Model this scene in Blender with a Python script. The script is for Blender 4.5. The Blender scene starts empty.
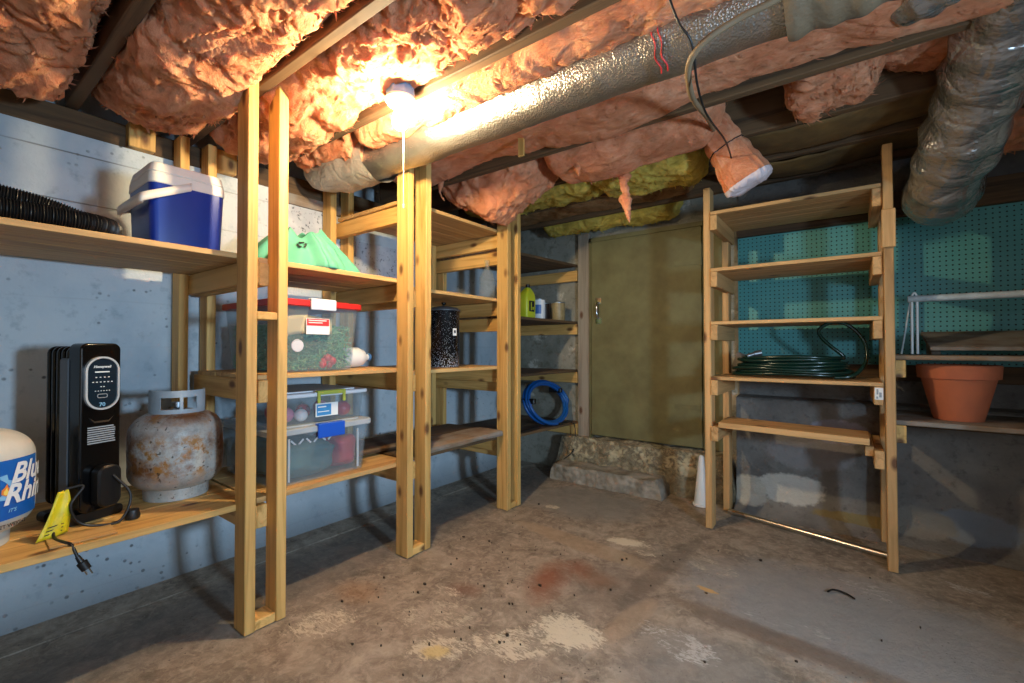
import bpy, bmesh, math, random
import numpy as np
from mathutils import Vector, Matrix
random.seed(7); R = math.radians; PI = math.pi
SC = bpy.context.scene; COL = SC.collection

# ------------------------------------------------------------------ camera, light, exposure
cam = bpy.data.objects.new('camera', bpy.data.cameras.new('camera')); COL.objects.link(cam)
cam.location = (0, 0, 1.05); cam.rotation_euler = (R(90.75), 0, R(36.8))
cam.data.sensor_width = 36; cam.data.lens = 450 / 1024 * 36; cam.data.clip_start = .02
SC.camera = cam
SC.view_settings.view_transform = 'Standard'; SC.view_settings.look = 'None'
SC.view_settings.gamma = 1; SC.view_settings.use_curve_mapping = False
SC.view_settings.exposure = 0.33
W = bpy.data.worlds.new('world'); SC.world = W; W.use_nodes = True
W.node_tree.nodes['Background'].inputs[0].default_value = (.55, .72, 1, 1)
W.node_tree.nodes['Background'].inputs[1].default_value = 1.0
BULB_RADIANCE = 1350.0
BULB_COLOR = (1, .79, .48)
def area(name, loc, target, size, power, color, spread=PI):
    l = bpy.data.lights.new(name, 'AREA'); l.shape = 'RECTANGLE'; l.size, l.size_y = size; l.energy = power; l.color = color
    o = bpy.data.objects.new(name, l); COL.objects.link(o); o.location = loc
    l.spread = spread; o.rotation_euler = (Vector(target) - Vector(loc)).to_track_quat('-Z', 'Y').to_euler(); return o
# unseen cool flash at the right; added fill lamp behind the camera
area('side_flash', (1.27, .70, 1.12), (-1.6, 1.5, .9), (.22, .22), 27, (.50, .74, 1.0), R(120))
area('rear_fill', (.75, -1.0, 1.25), (-.9, 2.0, .9), (.9, 1.2), 6, (.86, .92, 1.0))

# ------------------------------------------------------------------ noise
_rs = np.random.RandomState(3); _perm = _rs.permutation(256); _perm = np.concatenate([_perm, _perm])
_g = _rs.normal(size=(256, 3)); _g /= np.linalg.norm(_g, axis=1)[:, None]
def pn(p):
    p = np.asarray(p, float); i = np.floor(p).astype(int); f = p - i; i &= 255
    w = f * f * f * (f * (f * 6 - 15) + 10); out = 0
    for a in (0, 1):
        for b in (0, 1):
            for c in (0, 1):
                h = _perm[_perm[_perm[(i[:, 0] + a) & 255] + ((i[:, 1] + b) & 255)] + ((i[:, 2] + c) & 255)]
                d = f - np.array([a, b, c])
                ww = (w[:, 0] if a else 1 - w[:, 0]) * (w[:, 1] if b else 1 - w[:, 1]) * (w[:, 2] if c else 1 - w[:, 2])
                out = out + ww * (_g[h] * d).sum(1)
    return out * 1.6
def pvec(p): return np.stack([pn(p), pn(p + 31.7), pn(p + 67.3)], 1)

# ------------------------------------------------------------------ materials
def lin(c):
    if isinstance(c, str): c = tuple(int(c[i:i + 2], 16) / 255 for i in (0, 2, 4))
    return tuple(x / 12.92 if x <= .04045 else ((x + .055) / 1.055) ** 2.4 for x in c) + (1,)
class NT:
    def __init__(s, name):
        s.m = bpy.data.materials.new(name); s.m.use_nodes = True; s.t = s.m.node_tree
        s.b = s.t.nodes['Principled BSDF']; s.out = s.t.nodes['Material Output']
    def n(s, typ, props=None, **ins):
        x = s.t.nodes.new(typ)
        for k, v in (props or {}).items(): setattr(x, k, v)
        for k, v in ins.items():
            sock = x.inputs[int(k[1:])] if k[0] == 'i' and k[1:].isdigit() else x.inputs[k.replace('_', ' ')]
            s.put(sock, v)
        return x
    def put(s, sock, v):
        if hasattr(v, 'is_output'): s.t.links.new(v, sock)
        elif hasattr(v, 'outputs'): s.t.links.new(v.outputs[0], sock)
        else: sock.default_value = v
    def coord(s, scale=(1, 1, 1), rand=False, kind='Object'):
        c = s.n('ShaderNodeTexCoord').outputs[kind]
        if rand:
            r = s.n('ShaderNodeObjectInfo').outputs['Random']
            m = s.n('ShaderNodeMath', {'operation': 'MULTIPLY'}, i0=r, i1=37.0)
            c = s.n('ShaderNodeVectorMath', {'operation': 'ADD'}, i0=c, i1=s.n('ShaderNodeCombineXYZ', X=m, Y=m, Z=m)).outputs[0]
        return s.n('ShaderNodeMapping', Vector=c, Scale=scale).outputs[0]
    def noise(s, vec, scale, detail=4, rough=.55, dist=0):
        return s.n('ShaderNodeTexNoise', Vector=vec, Scale=scale, Detail=detail, Roughness=rough, Distortion=dist).outputs[0]
    def ramp(s, fac, stops):
        x = s.n('ShaderNodeValToRGB', Fac=fac); e = x.color_ramp.elements
        while len(e) < len(stops): e.new(.5)
        for i, (p, c) in enumerate(stops):
            e[i].position = p; e[i].color = lin(c) if not isinstance(c, (int, float)) else (c, c, c, 1)
        return x.outputs[0]
    def mix(s, fac, a, b, mode='MIX'):
        x = s.n('ShaderNodeMix', {'data_type': 'RGBA', 'blend_type': mode})
        s.put(x.inputs[0], fac); s.put(x.inputs[6], lin(a) if isinstance(a, str) else a); s.put(x.inputs[7], lin(b) if isinstance(b, str) else b)
        return x.outputs[2]
    def math(s, op, a, b=0.0, clamp=False):
        return s.n('ShaderNodeMath', {'operation': op, 'use_clamp': clamp}, i0=a, i1=b).outputs[0]
    def bump(s, h, strength=.3, dist=.01, prev=None):
        x = s.n('ShaderNodeBump', Height=h, Strength=strength, Distance=dist)
        if prev is not None: s.put(x.inputs['Normal'], prev)
        return x.outputs[0]
    def blob(s, x, y, rx, ry, rot=0, z=None):
        """a soft patch: 1 in its middle, 0 at its rim"""
        c = s.n('ShaderNodeTexCoord').outputs['Object']
        m = s.n('ShaderNodeMapping', {'vector_type': 'TEXTURE'}, Vector=c, Location=(x, y, 0) if z is None else (x, y, z), Rotation=(0, 0, rot), Scale=(rx, ry, 1) if z is None else (rx, ry, ry))
        return s.n('ShaderNodeTexGradient', {'gradient_type': 'SPHERICAL'}, Vector=m.outputs[0]).outputs[1]
    def done(s, color=None, rough=.6, normal=None, metal=0, spec=None, **kw):
        if color is not None: s.put(s.b.inputs['Base Color'], lin(color) if isinstance(color, str) else color)
        s.put(s.b.inputs['Roughness'], rough); s.put(s.b.inputs['Metallic'], metal)
        if spec is not None: s.put(s.b.inputs['Specular IOR Level'], spec)
        if normal is not None: s.put(s.b.inputs['Normal'], normal)
        for k, v in kw.items(): s.put(s.b.inputs[k.replace('_', ' ')], v)
        return s.m
MAT = {}
def wood(name, light, dark, axis, knots=True, rough=.62, grey=None):
    t = NT(name); sc = [26, 26, 26]; sc[axis] = 1.3
    v = t.coord(tuple(sc), rand=True)
    g = t.noise(v, 1.0, 5, .6, .9)
    c = t.ramp(g, [(.3, dark), (.55, light), (.8, light)])
    sc2 = [5, 5, 5]; sc2[axis] = .5
    c = t.mix(t.ramp(t.noise(t.coord(tuple(sc2), rand=True), 1.0, 2), [(.35, .0), (.75, .55)]), c, lin(dark))
    if knots:
        sk = [9, 9, 9]; sk[axis] = 4.5
        vo = t.n('ShaderNodeTexVoronoi', Vector=t.coord(tuple(sk), rand=True), Scale=1.0).outputs[0]
        c = t.mix(t.ramp(vo, [(.08, .9), (.19, 0)]), c, lin('5A3214'))
    r = t.n('ShaderNodeObjectInfo').outputs['Random']
    hv = t.n('ShaderNodeHueSaturation', Saturation=1.0, Value=t.math('ADD', t.math('MULTIPLY', r, .24), .86), Color=c)
    if grey:
        c = t.mix(t.ramp(t.noise(t.coord((6, 6, 6), rand=True), 1.0, 3), [(.4, 0.), (.65, .8)]), hv.outputs[0], lin(grey))
    else: c = hv.outputs[0]
    return t.done(c, rough, t.bump(g, .25, .004))
def woodset(key, *a, **k):
    for i, ax in enumerate('xyz'): MAT[key + ax] = wood(f'{key}_grain_{ax}', *a, axis=i, **k)
woodset('pine', 'DBAE66', 'A87A38')
woodset('rackwood', 'D6A86E', 'A67B48')
woodset('old', '6B5033', '392918', knots=False, rough=.8)
woodset('plywood', 'CFA568', '9E7440', knots=False)
woodset('weathered', '8A7157', '54402E', rough=.8, grey='8D8880')
woodset('grey', 'A59A88', '77695A', rough=.8)

def concrete_wall():
    t = NT('painted_concrete_wall'); c = t.coord()
    n1 = t.noise(c, 2.2, 6, .6); n2 = t.noise(c, 14, 6, .65); n3 = t.noise(c, 70, 3)
    col = t.ramp(n1, [(.3, 'A1AFB9'), (.5, 'B7C1C7'), (.7, 'C5CBCD')])
    col = t.mix(t.ramp(n2, [(.56, 0.), (.72, .55)]), col, lin('7C8C97'))
    vo = t.n('ShaderNodeTexVoronoi', Vector=c, Scale=26.0, Randomness=1.0).outputs[0]
    specks = t.math('MULTIPLY', t.ramp(vo, [(.10, 1.), (.2, 0.)]), t.ramp(t.noise(c, 5, 3), [(.5, 0.), (.62, .8)]))
    col = t.mix(specks, col, lin('3F3F3D'))
    # board marks of the formwork
    z = t.n('ShaderNodeSeparateXYZ', Vector=c).outputs[2]
    wob = t.math('ADD', z, t.math('MULTIPLY', t.noise(c, 3, 2), .006))
    saw = t.math('ABSOLUTE', t.math('SUBTRACT', t.math('FRACT', t.math('DIVIDE', t.math('ADD', wob, .045), .20)), .5))
    line = t.ramp(saw, [(.008, 1.), (.02, 0.)])
    line = t.math('MULTIPLY', t.math('MULTIPLY', line, t.ramp(t.noise(c, 1.7, 2), [(.42, .1), (.55, .8)])), t.ramp(t.math('SUBTRACT', z, .6), [(.85, .15), (.95, 1.0)]))
    col = t.mix(line, col, lin('6D6C69'))
    h = t.math('SUBTRACT', t.math('ADD', t.math('MULTIPLY', n2, .6), t.math('MULTIPLY', n3, .3)), t.math('MULTIPLY', line, .5))
    h = t.math('SUBTRACT', h, specks)
    # darker grey towards the foot
    return t.done(t.mix(t.ramp(z, [(.0, .75), (.16, .0)]), col, lin('6F7274')), .75, t.bump(h, .55, .012))
MAT['wall'] = concrete_wall()
def back_wall_mat():
    t = NT('rough_grey_green_foundation'); c = t.coord()
    n1 = t.noise(c, 3, 6, .62); n2 = t.noise(c, 20, 6, .65)
    col = t.ramp(n1, [(.28, '6E6A58'), (.5, '8C887A'), (.7, '9F9A8C')])
    col = t.mix(t.ramp(n2, [(.52, 0.), (.7, .7)]), col, lin('605945'))
    col = t.mix(t.ramp(t.noise(c, 6, 4, .6), [(.6, 0.), (.66, .75)]), col, lin('C4BDAD'))
    col = t.mix(t.ramp(t.noise(t.coord((1, 1, 1.0)), 9, 5, .7), [(.66, 0.), (.72, .8)]), col, lin('8F7746'))
    # courses of blocks
    br = t.n('ShaderNodeTexBrick', Vector=t.n('ShaderNodeMapping', Vector=c, Rotation=(R(90), 0, 0)).outputs[0], Scale=1.0, Color1=(1, 1, 1, 1), Color2=(.9, .9, .9, 1), Mortar=(0, 0, 0, 1))
    br.inputs['Brick Width'].default_value = .40; br.inputs['Row Height'].default_value = .20; br.inputs['Mortar Size'].default_value = .008
    h = t.math('ADD', t.math('MULTIPLY', n2, .6), t.math('MULTIPLY', br.outputs[0], .35))
    return t.done(col, .85, t.bump(h, .7, .02))
MAT['foundation'] = back_wall_mat()
def sill_mat():
    t = NT('peeling_painted_sill'); c = t.coord(); n2 = t.noise(c, 22, 8, .75, .6); n1 = t.noise(c, 5, 6, .65)
    z = t.n('ShaderNodeSeparateXYZ', Vector=c).outputs[2]
    col = t.ramp(n1, [(.3, '6E6350'), (.5, '86795F'), (.7, '978B72')])
    f = t.math('MULTIPLY', t.ramp(t.math('ADD', t.math('MULTIPLY', n2, .7), t.math('MULTIPLY', n1, .3)), [(.49, 0.), (.54, .65)]), t.ramp(z, [(.10, .25), (.2, 1.)]))
    col = t.mix(f, col, lin('CDBD98')); col = t.mix(t.ramp(n2, [(.36, .55), (.44, 0.)]), col, lin('4A4030'))
    return t.done(col, .9, t.bump(t.math('ADD', n2, f), .8, .015))
MAT['sill'] = sill_mat()
def lower_wall_mat():
    t = NT('dark_patched_concrete'); c = t.coord()
    n1 = t.noise(c, 3.3, 6, .6); n2 = t.noise(c, 24, 6, .65)
    col = t.ramp(n1, [(.3, '5F5A55'), (.5, '77726C'), (.7, '8A857D')])
    col = t.mix(t.ramp(n2, [(.55, 0.), (.7, .6)]), col, lin('4E4A45'))
    def blk(x, z, rx, rz, colr, col, amt=.9):
        b = t.blob(x, 3.28, rx, rz, z=z)
        f = t.ramp(t.math('ADD', b, t.math('MULTIPLY', t.math('SUBTRACT', t.noise(c, 16, 5, .7), .5), .5)), [(.22, 0.), (.34, amt)])
        return t.mix(f, col, lin(colr))
    col = blk(-.30, .17, .26, .13, 'C9C2B5', col); col = blk(-.52, .12, .14, .14, 'B9B09F', col)
    col = blk(-.2, .42, .32, .16, '8C8784', col); col = blk(.05, .05, .4, .06, '8A7638', col, .7); col = blk(-.05, .55, .2, .1, '9A96A0', col)
    col = blk(.5, .12, .26, .12, '7F868D', col); col = blk(.3, .1, .2, .12, '858077', col); col = blk(.95, .08, .25, .10, '9DA1A4', col)
    return t.done(col, .85, t.bump(t.math('ADD', n1, n2), .7, .02))
MAT['lower_wall'] = lower_wall_mat()
def floor_mat():
    t = NT('stained_concrete_floor'); c = t.coord()
    n1 = t.noise(c, 1.8, 8, .65, .5); n2 = t.noise(c, 8, 9, .72, .5); n3 = t.noise(c, 75, 5, .7); n4 = t.noise(c, 28, 8, .75, .8)
    col = t.ramp(n1, [(.3, '7E7264'), (.5, '9B8D7B'), (.7, 'AEA191')])
    col = t.mix(t.ramp(n2, [(.40, 0.), (.66, .85)]), col, lin('5C5044'))
    col = t.mix(t.ramp(n4, [(.48, 0.), (.66, .75)]), col, lin('B5A795'))
    warp = t.noise(c, 6, 7, .7, .6); scr = t.noise(t.n('ShaderNodeMapping', Vector=c, Rotation=(0, 0, R(35)), Scale=(22, 60, 1)).outputs[0], 1.0, 8, .75, 1.6)
    def stain_or_light(x, y, rx, ry, colr, amt, rot=0, lo=.15, hi=.6, w=.7, f=.6):
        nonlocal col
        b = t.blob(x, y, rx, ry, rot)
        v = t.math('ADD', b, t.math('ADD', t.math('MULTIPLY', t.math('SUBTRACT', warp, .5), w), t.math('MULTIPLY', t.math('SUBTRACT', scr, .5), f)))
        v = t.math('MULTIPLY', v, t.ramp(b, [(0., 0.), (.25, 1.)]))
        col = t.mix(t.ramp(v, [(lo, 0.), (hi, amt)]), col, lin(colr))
    stain_or_light(.0, 2.2, .85, .55, '8D8D8C', .8, .0, .1, .5)  # cool light from the right painted into the floor colour
    stain_or_light(-.4, 1.55, .35, .3, '7E7A74', .6, .2, .1, .5)
    stain_or_light(-1.45, 2.75, .6, .42, '7F7E78', .75, .1, .1, .5)
    stain_or_light(-.85, 1.85, .3, .35, '6F6053', .55, .1, .1, .6)
    stain_or_light(-1.17, 2.17, .60, .10, 'A18B70', .6, R(-6), .12, .4)
    stain_or_light(-.685, 1.68, .26, .07, 'A58F76', .6, R(82), .12, .4)
    stain_or_light(-.715, 2.15, .58, .08, '5C5046', .5, R(85), .12, .45)
    stain_or_light(-.2, 1.88, .55, .085, '69513C', .6, R(-5), .12, .5)
    stain_or_light(-1.10, 1.74, .28, .13, '7D4224', .8, R(-75), .12, .8, .9, .7)
    stain_or_light(-1.03, 1.93, .14, .09, '84492A', .6, R(-40), .15, .8, .9, .7)
    stain_or_light(-.93, 1.88, .16, .12, '7E5234', .5, 0, .15, .8, .9, .7)
    stain_or_light(-1.34, 1.46, .13, .08, '6E402C', .6, R(20), .15, .8, .9, .8)
    stain_or_light(-1.70, 1.17, .16, .12, '9C6D3E', .4, 0, .1, .7)
    def fleck(x, y, rx, ry, colr, amt, rot, cover):
        nonlocal col
        b = t.ramp(t.blob(x, y, rx, ry, rot), [(0., 0.), (.7, 1.)])
        v = t.math('ADD', t.math('ADD', t.math('MULTIPLY', scr, .55), t.math('MULTIPLY', n2, .45)), t.math('MULTIPLY', t.math('SUBTRACT', b, 1.0), .30))
        col = t.mix(t.ramp(v, [(.56 - cover, 0.), (.62 - cover, amt)]), col, lin(colr))
    W_ = 'D2C6AE'
    for x, y, a, b, r_, am, cv in ((-.84, 1.47, .26, .17, 0, .95, .15), (-.95, 1.30, .45, .22, 40, .85, .09), (-1.16, 1.12, .26, .16, 40, .8, .11), (-1.30, 1.25, .4, .25, 35, .55, .07), (-1.62, .95, .22, .26, -20, .8, .10), (-.48, 1.64, .36, .2, -15, .7, .08),
                                   (-1.40, 1.40, .15, .09, 10, .8, .06), (-.96, 2.33, .20, .10, 10, .95, .17), (-.84, 2.26, .14, .07, 0, .8, .07), (-1.58, 2.55, .14, .07, 10, .9, .12), (-.55, 2.32, .38, .2, -15, .6, .06), (.40, 2.76, .26, .1, -20, .8, .06), (.1, 2.5, .4, .18, -20, .45, .05), (-.2, 2.0, .4, .2, 0, .4, .03)):
        fleck(x, y, a, b, W_ if x < -.5 else 'C6C2BA', am, R(r_), cv)
    stain_or_light(-1.155, 1.10, .09, .06, 'CDB36F', .7, R(40), .3, .6, .8, .9)
    stain_or_light(-.50, 2.08, .08, .028, 'C9A063', .9, R(-10), .35, .5, .6, .9)
    stain_or_light(-2.05, 1.5, .30, 2.6, '5E5B58', .55, 0, .1, .5)  # broad dark grey strip along the floor under the left shelving
    specks = t.math('MULTIPLY', t.ramp(t.n('ShaderNodeTexVoronoi', Vector=c, Scale=40.0).outputs[0], [(.07, 1.), (.14, 0.)]), t.ramp(t.noise(c, 2.6, 4), [(.48, 0.), (.60, .9)]))
    col = t.mix(specks, col, lin('33291F'))
    h = t.math('ADD', t.math('MULTIPLY', n2, .5), t.math('ADD', t.math('MULTIPLY', n3, .35), t.math('MULTIPLY', n4, .35)))
    return t.done(col, t.ramp(n2, [(.3, .55), (.7, .8)]), t.bump(h, .8, .012))
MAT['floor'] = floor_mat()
def plain(key, col, rough=.5, metal=0, bumpscale=0, bumpstr=.2, var=None, spec=None, **kw):
    t = NT(key); c = t.coord(rand=True); nrm = None; cc = lin(col)
    if var: cc = t.mix(t.ramp(t.noise(c, var[1], 5, .6), [(.35, 0.), (.7, 1.)]), lin(col), lin(var[0]))
    if bumpscale: nrm = t.bump(t.noise(c, bumpscale, 4), bumpstr, .006)
    MAT[key] = t.done(cc, rough, nrm, metal, spec, **kw); return MAT[key]
plain('black_enamel', '060607', .14); plain('black_matte', '080808', .4); plain('black_rubber', '111112', .45)
plain('step_concrete', 'A09788', .9, bumpscale=25, bumpstr=.8, var=('665D4E', 11)); plain('grey_side', '4E5053', .4); plain('satin_silver', 'D8DCE0', .4, .6); plain('collar_paint', 'A9B2B8', .5, var=('8E979C', 9)); plain('chrome', 'D8D8DA', .12, 1); plain('panel_blue', '12222E', .15)
plain('print_white', 'D9DDE0', .5); plain('print_grey', '8E9499', .5)
plain('cooler_blue', '0B2C86', .3, var=('0A2776', 3)); plain('cooler_white', 'DDD5C8', .4)
plain('tank_white', 'CFCDC4', .35, var=('BFBCB1', 8)); plain('logo_blue', '0F55A6', .4, var=('1662B4', 5)); plain('logo_light', '7FB6DC', .4)
plain('flame_orange', 'E8873A', .5); plain('flame_yellow', 'F4D264', .5)
plain('tag_yellow', 'D9CB1E', .5, var=('B9A912', 20)); plain('red_lid', 'B8221F', .4); plain('latch_white', 'D5D8DC', .4)
plain('latch_blue', '1450B8', .4); plain('latch_olive', 'A3AC45', .45); plain('label_white', 'E2E0DB', .6); plain('label_red', 'C62A2A', .6); plain('label_blue', '2E7FB8', .5)
plain('paper_tan', 'CDB68A', .8, var=('BDA577', 8)); plain('mint', '4C977C', .75, bumpscale=40, bumpstr=.15, var=('58A488', 6))
plain('print_black', '15181A', .6); plain('terracotta', 'B4623C', .8, bumpscale=30, bumpstr=.15, var=('A3583A', 7))
plain('white_paint', 'B9C2C4', .6, bumpscale=60, bumpstr=.2, var=('8F9896', 18)); plain('door_paint', '726E48', .62, bumpscale=18, bumpstr=.5, var=('605A38', 6))
plain('white_plastic', 'D9D9D6', .4); plain('galvanized', '9DA3A8', .35, .9, var=('7F858A', 20)); plain('steel_rod', 'C8C4BC', .25, 1)
plain('hose_green', '0B2A22', .22); plain('hose_blue', '0F5296', .35); plain('yellow_bottle', 'C9CB2A', .4); plain('can_white', 'D4D8DB', .4); plain('can_blue', '3B63A0', .4)
plain('can_brown', '33251C', .4); plain('can_tan', '9B8A62', .45, var=('82704C', 30)); plain('grey_cable', '7A6850', .55); plain('string', 'E2D9C6', .8)
plain('porcelain', 'E6E2DA', .25); plain('box_blue', '3D6C9C', .5); plain('ornament_red', 'B32433', .3); plain('ornament_pink', 'D77A95', .35); plain('ornament_white', 'E3DCDC', .35); plain('batt_facing', 'C9B8B8', .9, bumpscale=60, bumpstr=.6)
plain('garland_green', '3A8854', .6, var=('7DB890', 40)); plain('dark_fabric', '4B6E6E', .9, var=('35524F', 10)); plain('kraft_paper', '7A5F34', .8, bumpscale=14, bumpstr=.6, var=('4A3820', 5))
plain('grey_wrap', '6B5A44', .7, 0, bumpscale=60, bumpstr=.6); plain('brown_wrap', '5A4A38', .7)
def insulation(key, a, b, d):
    t = NT(key); c = t.coord(rand=True)
    n = t.noise(c, 9, 7, .7, .5); f = t.noise(t.coord((1, 1, 1), rand=True), 120, 5, .8)
    st = t.noise(t.coord((14, 60, 60), rand=True), 1.0, 5, .7, 1.5)
    col = t.ramp(n, [(.3, d), (.5, a), (.72, b)])
    col = t.mix(t.ramp(t.noise(c, 3.1, 6, .7), [(.6, 0.), (.75, .5)]), col, lin('7A5036'))
    MAT[key] = t.done(col, 1.0, t.bump(t.math('ADD', t.math('MULTIPLY', f, .35), t.math('ADD', n, t.math('MULTIPLY', st, .5))), .9, .016), spec=.05, Subsurface_Weight=.5, Subsurface_Radius=(1.0, .62, .45), Subsurface_Scale=.03)
insulation('pink', 'D48B66', 'E5A884', 'BC7350'); insulation('yellow', 'C4A84E', 'DCC468', '94803E'); insulation('tan', '8E6A48', '9F7A52', '644629')
def foil(key, base, cell, rough, metal, crumple):
    t = NT(key); c = t.coord(rand=True)
    vo = t.n('ShaderNodeTexVoronoi', Vector=c, Scale=cell).outputs[0]
    wr = t.noise(t.coord((3, 14, 14), rand=True), 2.0, 5, .7, 1.0)
    vo2 = t.n('ShaderNodeTexVoronoi', {'feature': 'DISTANCE_TO_EDGE'}, Vector=c, Scale=9.0).outputs[0]
    nb = t.bump(vo, .55, .004); nb = t.bump(t.math('ADD', wr, t.ramp(vo2, [(0., 0.), (.12, .5)])), crumple, .018, nb)
    MAT[key] = t.done(t.mix(t.ramp(t.noise(c, 12, 5), [(.4, 0.), (.7, .5)]), lin(base), lin('8F8B84')), rough, nb, metal)
foil('foil', 'B5B1AB', 150.0, .33, .93, .10); foil('foil_crumpled', 'C9CBCD', 60.0, .22, .9, .42); foil('foil_dull', 'B5AEA4', 60.0, .5, .6, .4)
def rust_tank():
    t = NT('rusty_tank_paint'); c = t.coord()
    n = t.noise(c, 9, 7, .7); n2 = t.noise(c, 28, 6, .7); z = t.n('ShaderNodeSeparateXYZ', Vector=c).outputs[2]
    col = t.ramp(n2, [(.35, '9A9A94'), (.6, 'BDBBB2')])
    band = t.ramp(z, [(.0, .0), (.05, .3), (.09, 1.), (.2, 1.), (.25, .3), (.29, 1.)])
    col = t.mix(t.math('MULTIPLY', t.ramp(n, [(.40, 0.), (.58, 1.)]), band, True), col, lin('7A4A22'))
    col = t.mix(t.math('MULTIPLY', t.ramp(t.noise(c, 14, 7, .75), [(.5, 0.), (.6, 1.)]), band), col, lin('9C6A2E'))
    col = t.mix(t.ramp(t.noise(c, 60, 4), [(.62, 0.), (.68, .9)]), col, lin('3A2A1E'))
    MAT['rust'] = t.done(col, .5, t.bump(n2, .4, .006), .1)
rust_tank()
def speckle():
    t = NT('speckled_enamel'); c = t.coord()
    vo = t.n('ShaderNodeTexVoronoi', Vector=c, Scale=150.0).outputs[0]
    z = t.n('ShaderNodeSeparateXYZ', Vector=c).outputs[2]
    th = t.ramp(z, [(.0, .42), (.05, .28), (.12, .17), (.36, .13)])
    MAT['speckle'] = t.done(t.mix(t.math('LESS_THAN', vo, th), lin('0A0D12'), lin('C7CCD2')), .22, spec=.35)
speckle()
def granite():
    t = NT('speckled_grey_panel'); c = t.coord()
    vo = t.noise(c, 38, 4, .7); f = t.ramp(vo, [(.34, 1.), (.44, 0.)])
    MAT['granite'] = t.done(t.mix(f, t.ramp(t.noise(c, 6, 3), [(.4, 'A9AFB8'), (.6, 'C3C6CA')]), lin('4A4E57')), .6, t.bump(vo, .2, .005))
granite()
def pegboard():
    t = NT('teal_pegboard'); c = t.coord()
    s = t.n('ShaderNodeSeparateXYZ', Vector=c)
    def fr(o): return t.math('SUBTRACT', t.math('FRACT', t.math('DIVIDE', o, .0254)), .5)
    x, z = fr(s.outputs[0]), fr(s.outputs[2])
    d = t.math('SQRT', t.math('ADD', t.math('MULTIPLY', x, x), t.math('MULTIPLY', z, z)))
    hole = t.ramp(d, [(.13, 1.), (.17, 0.)])
    col = t.ramp(t.noise(c, 2.5, 4), [(.35, '45908F'), (.65, '529B98')])
    MAT['pegboard'] = t.done(t.mix(hole, col, lin('0A1F1F')), .5, t.bump(t.math('SUBTRACT', 1.0, hole), .6, .006))
pegboard()
def clear(key, col, op, rough=.3):
    t = NT(key); tr = t.n('ShaderNodeBsdfTransparent', Color=(.93, .95, .96, 1))
    t.done(lin(col), rough); mx = t.n('ShaderNodeMixShader', i0=op, i1=tr.outputs[0], i2=t.b.outputs[0])
    t.t.links.new(mx.outputs[0], t.out.inputs[0]); MAT[key] = t.m
clear('bin_plastic', 'C3CDD2', .115); clear('lid_plastic', 'D0D8DE', .5); clear('glass', 'B8B4A4', .08, .04)
def bulb_mat():
    t = NT('bulb_glass'); t.done('FFFFFF', .3)
    t.put(t.b.inputs['Emission Color'], BULB_COLOR + (1,)); t.put(t.b.inputs['Emission Strength'], BULB_RADIANCE); MAT['bulb'] = t.m
bulb_mat()

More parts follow.
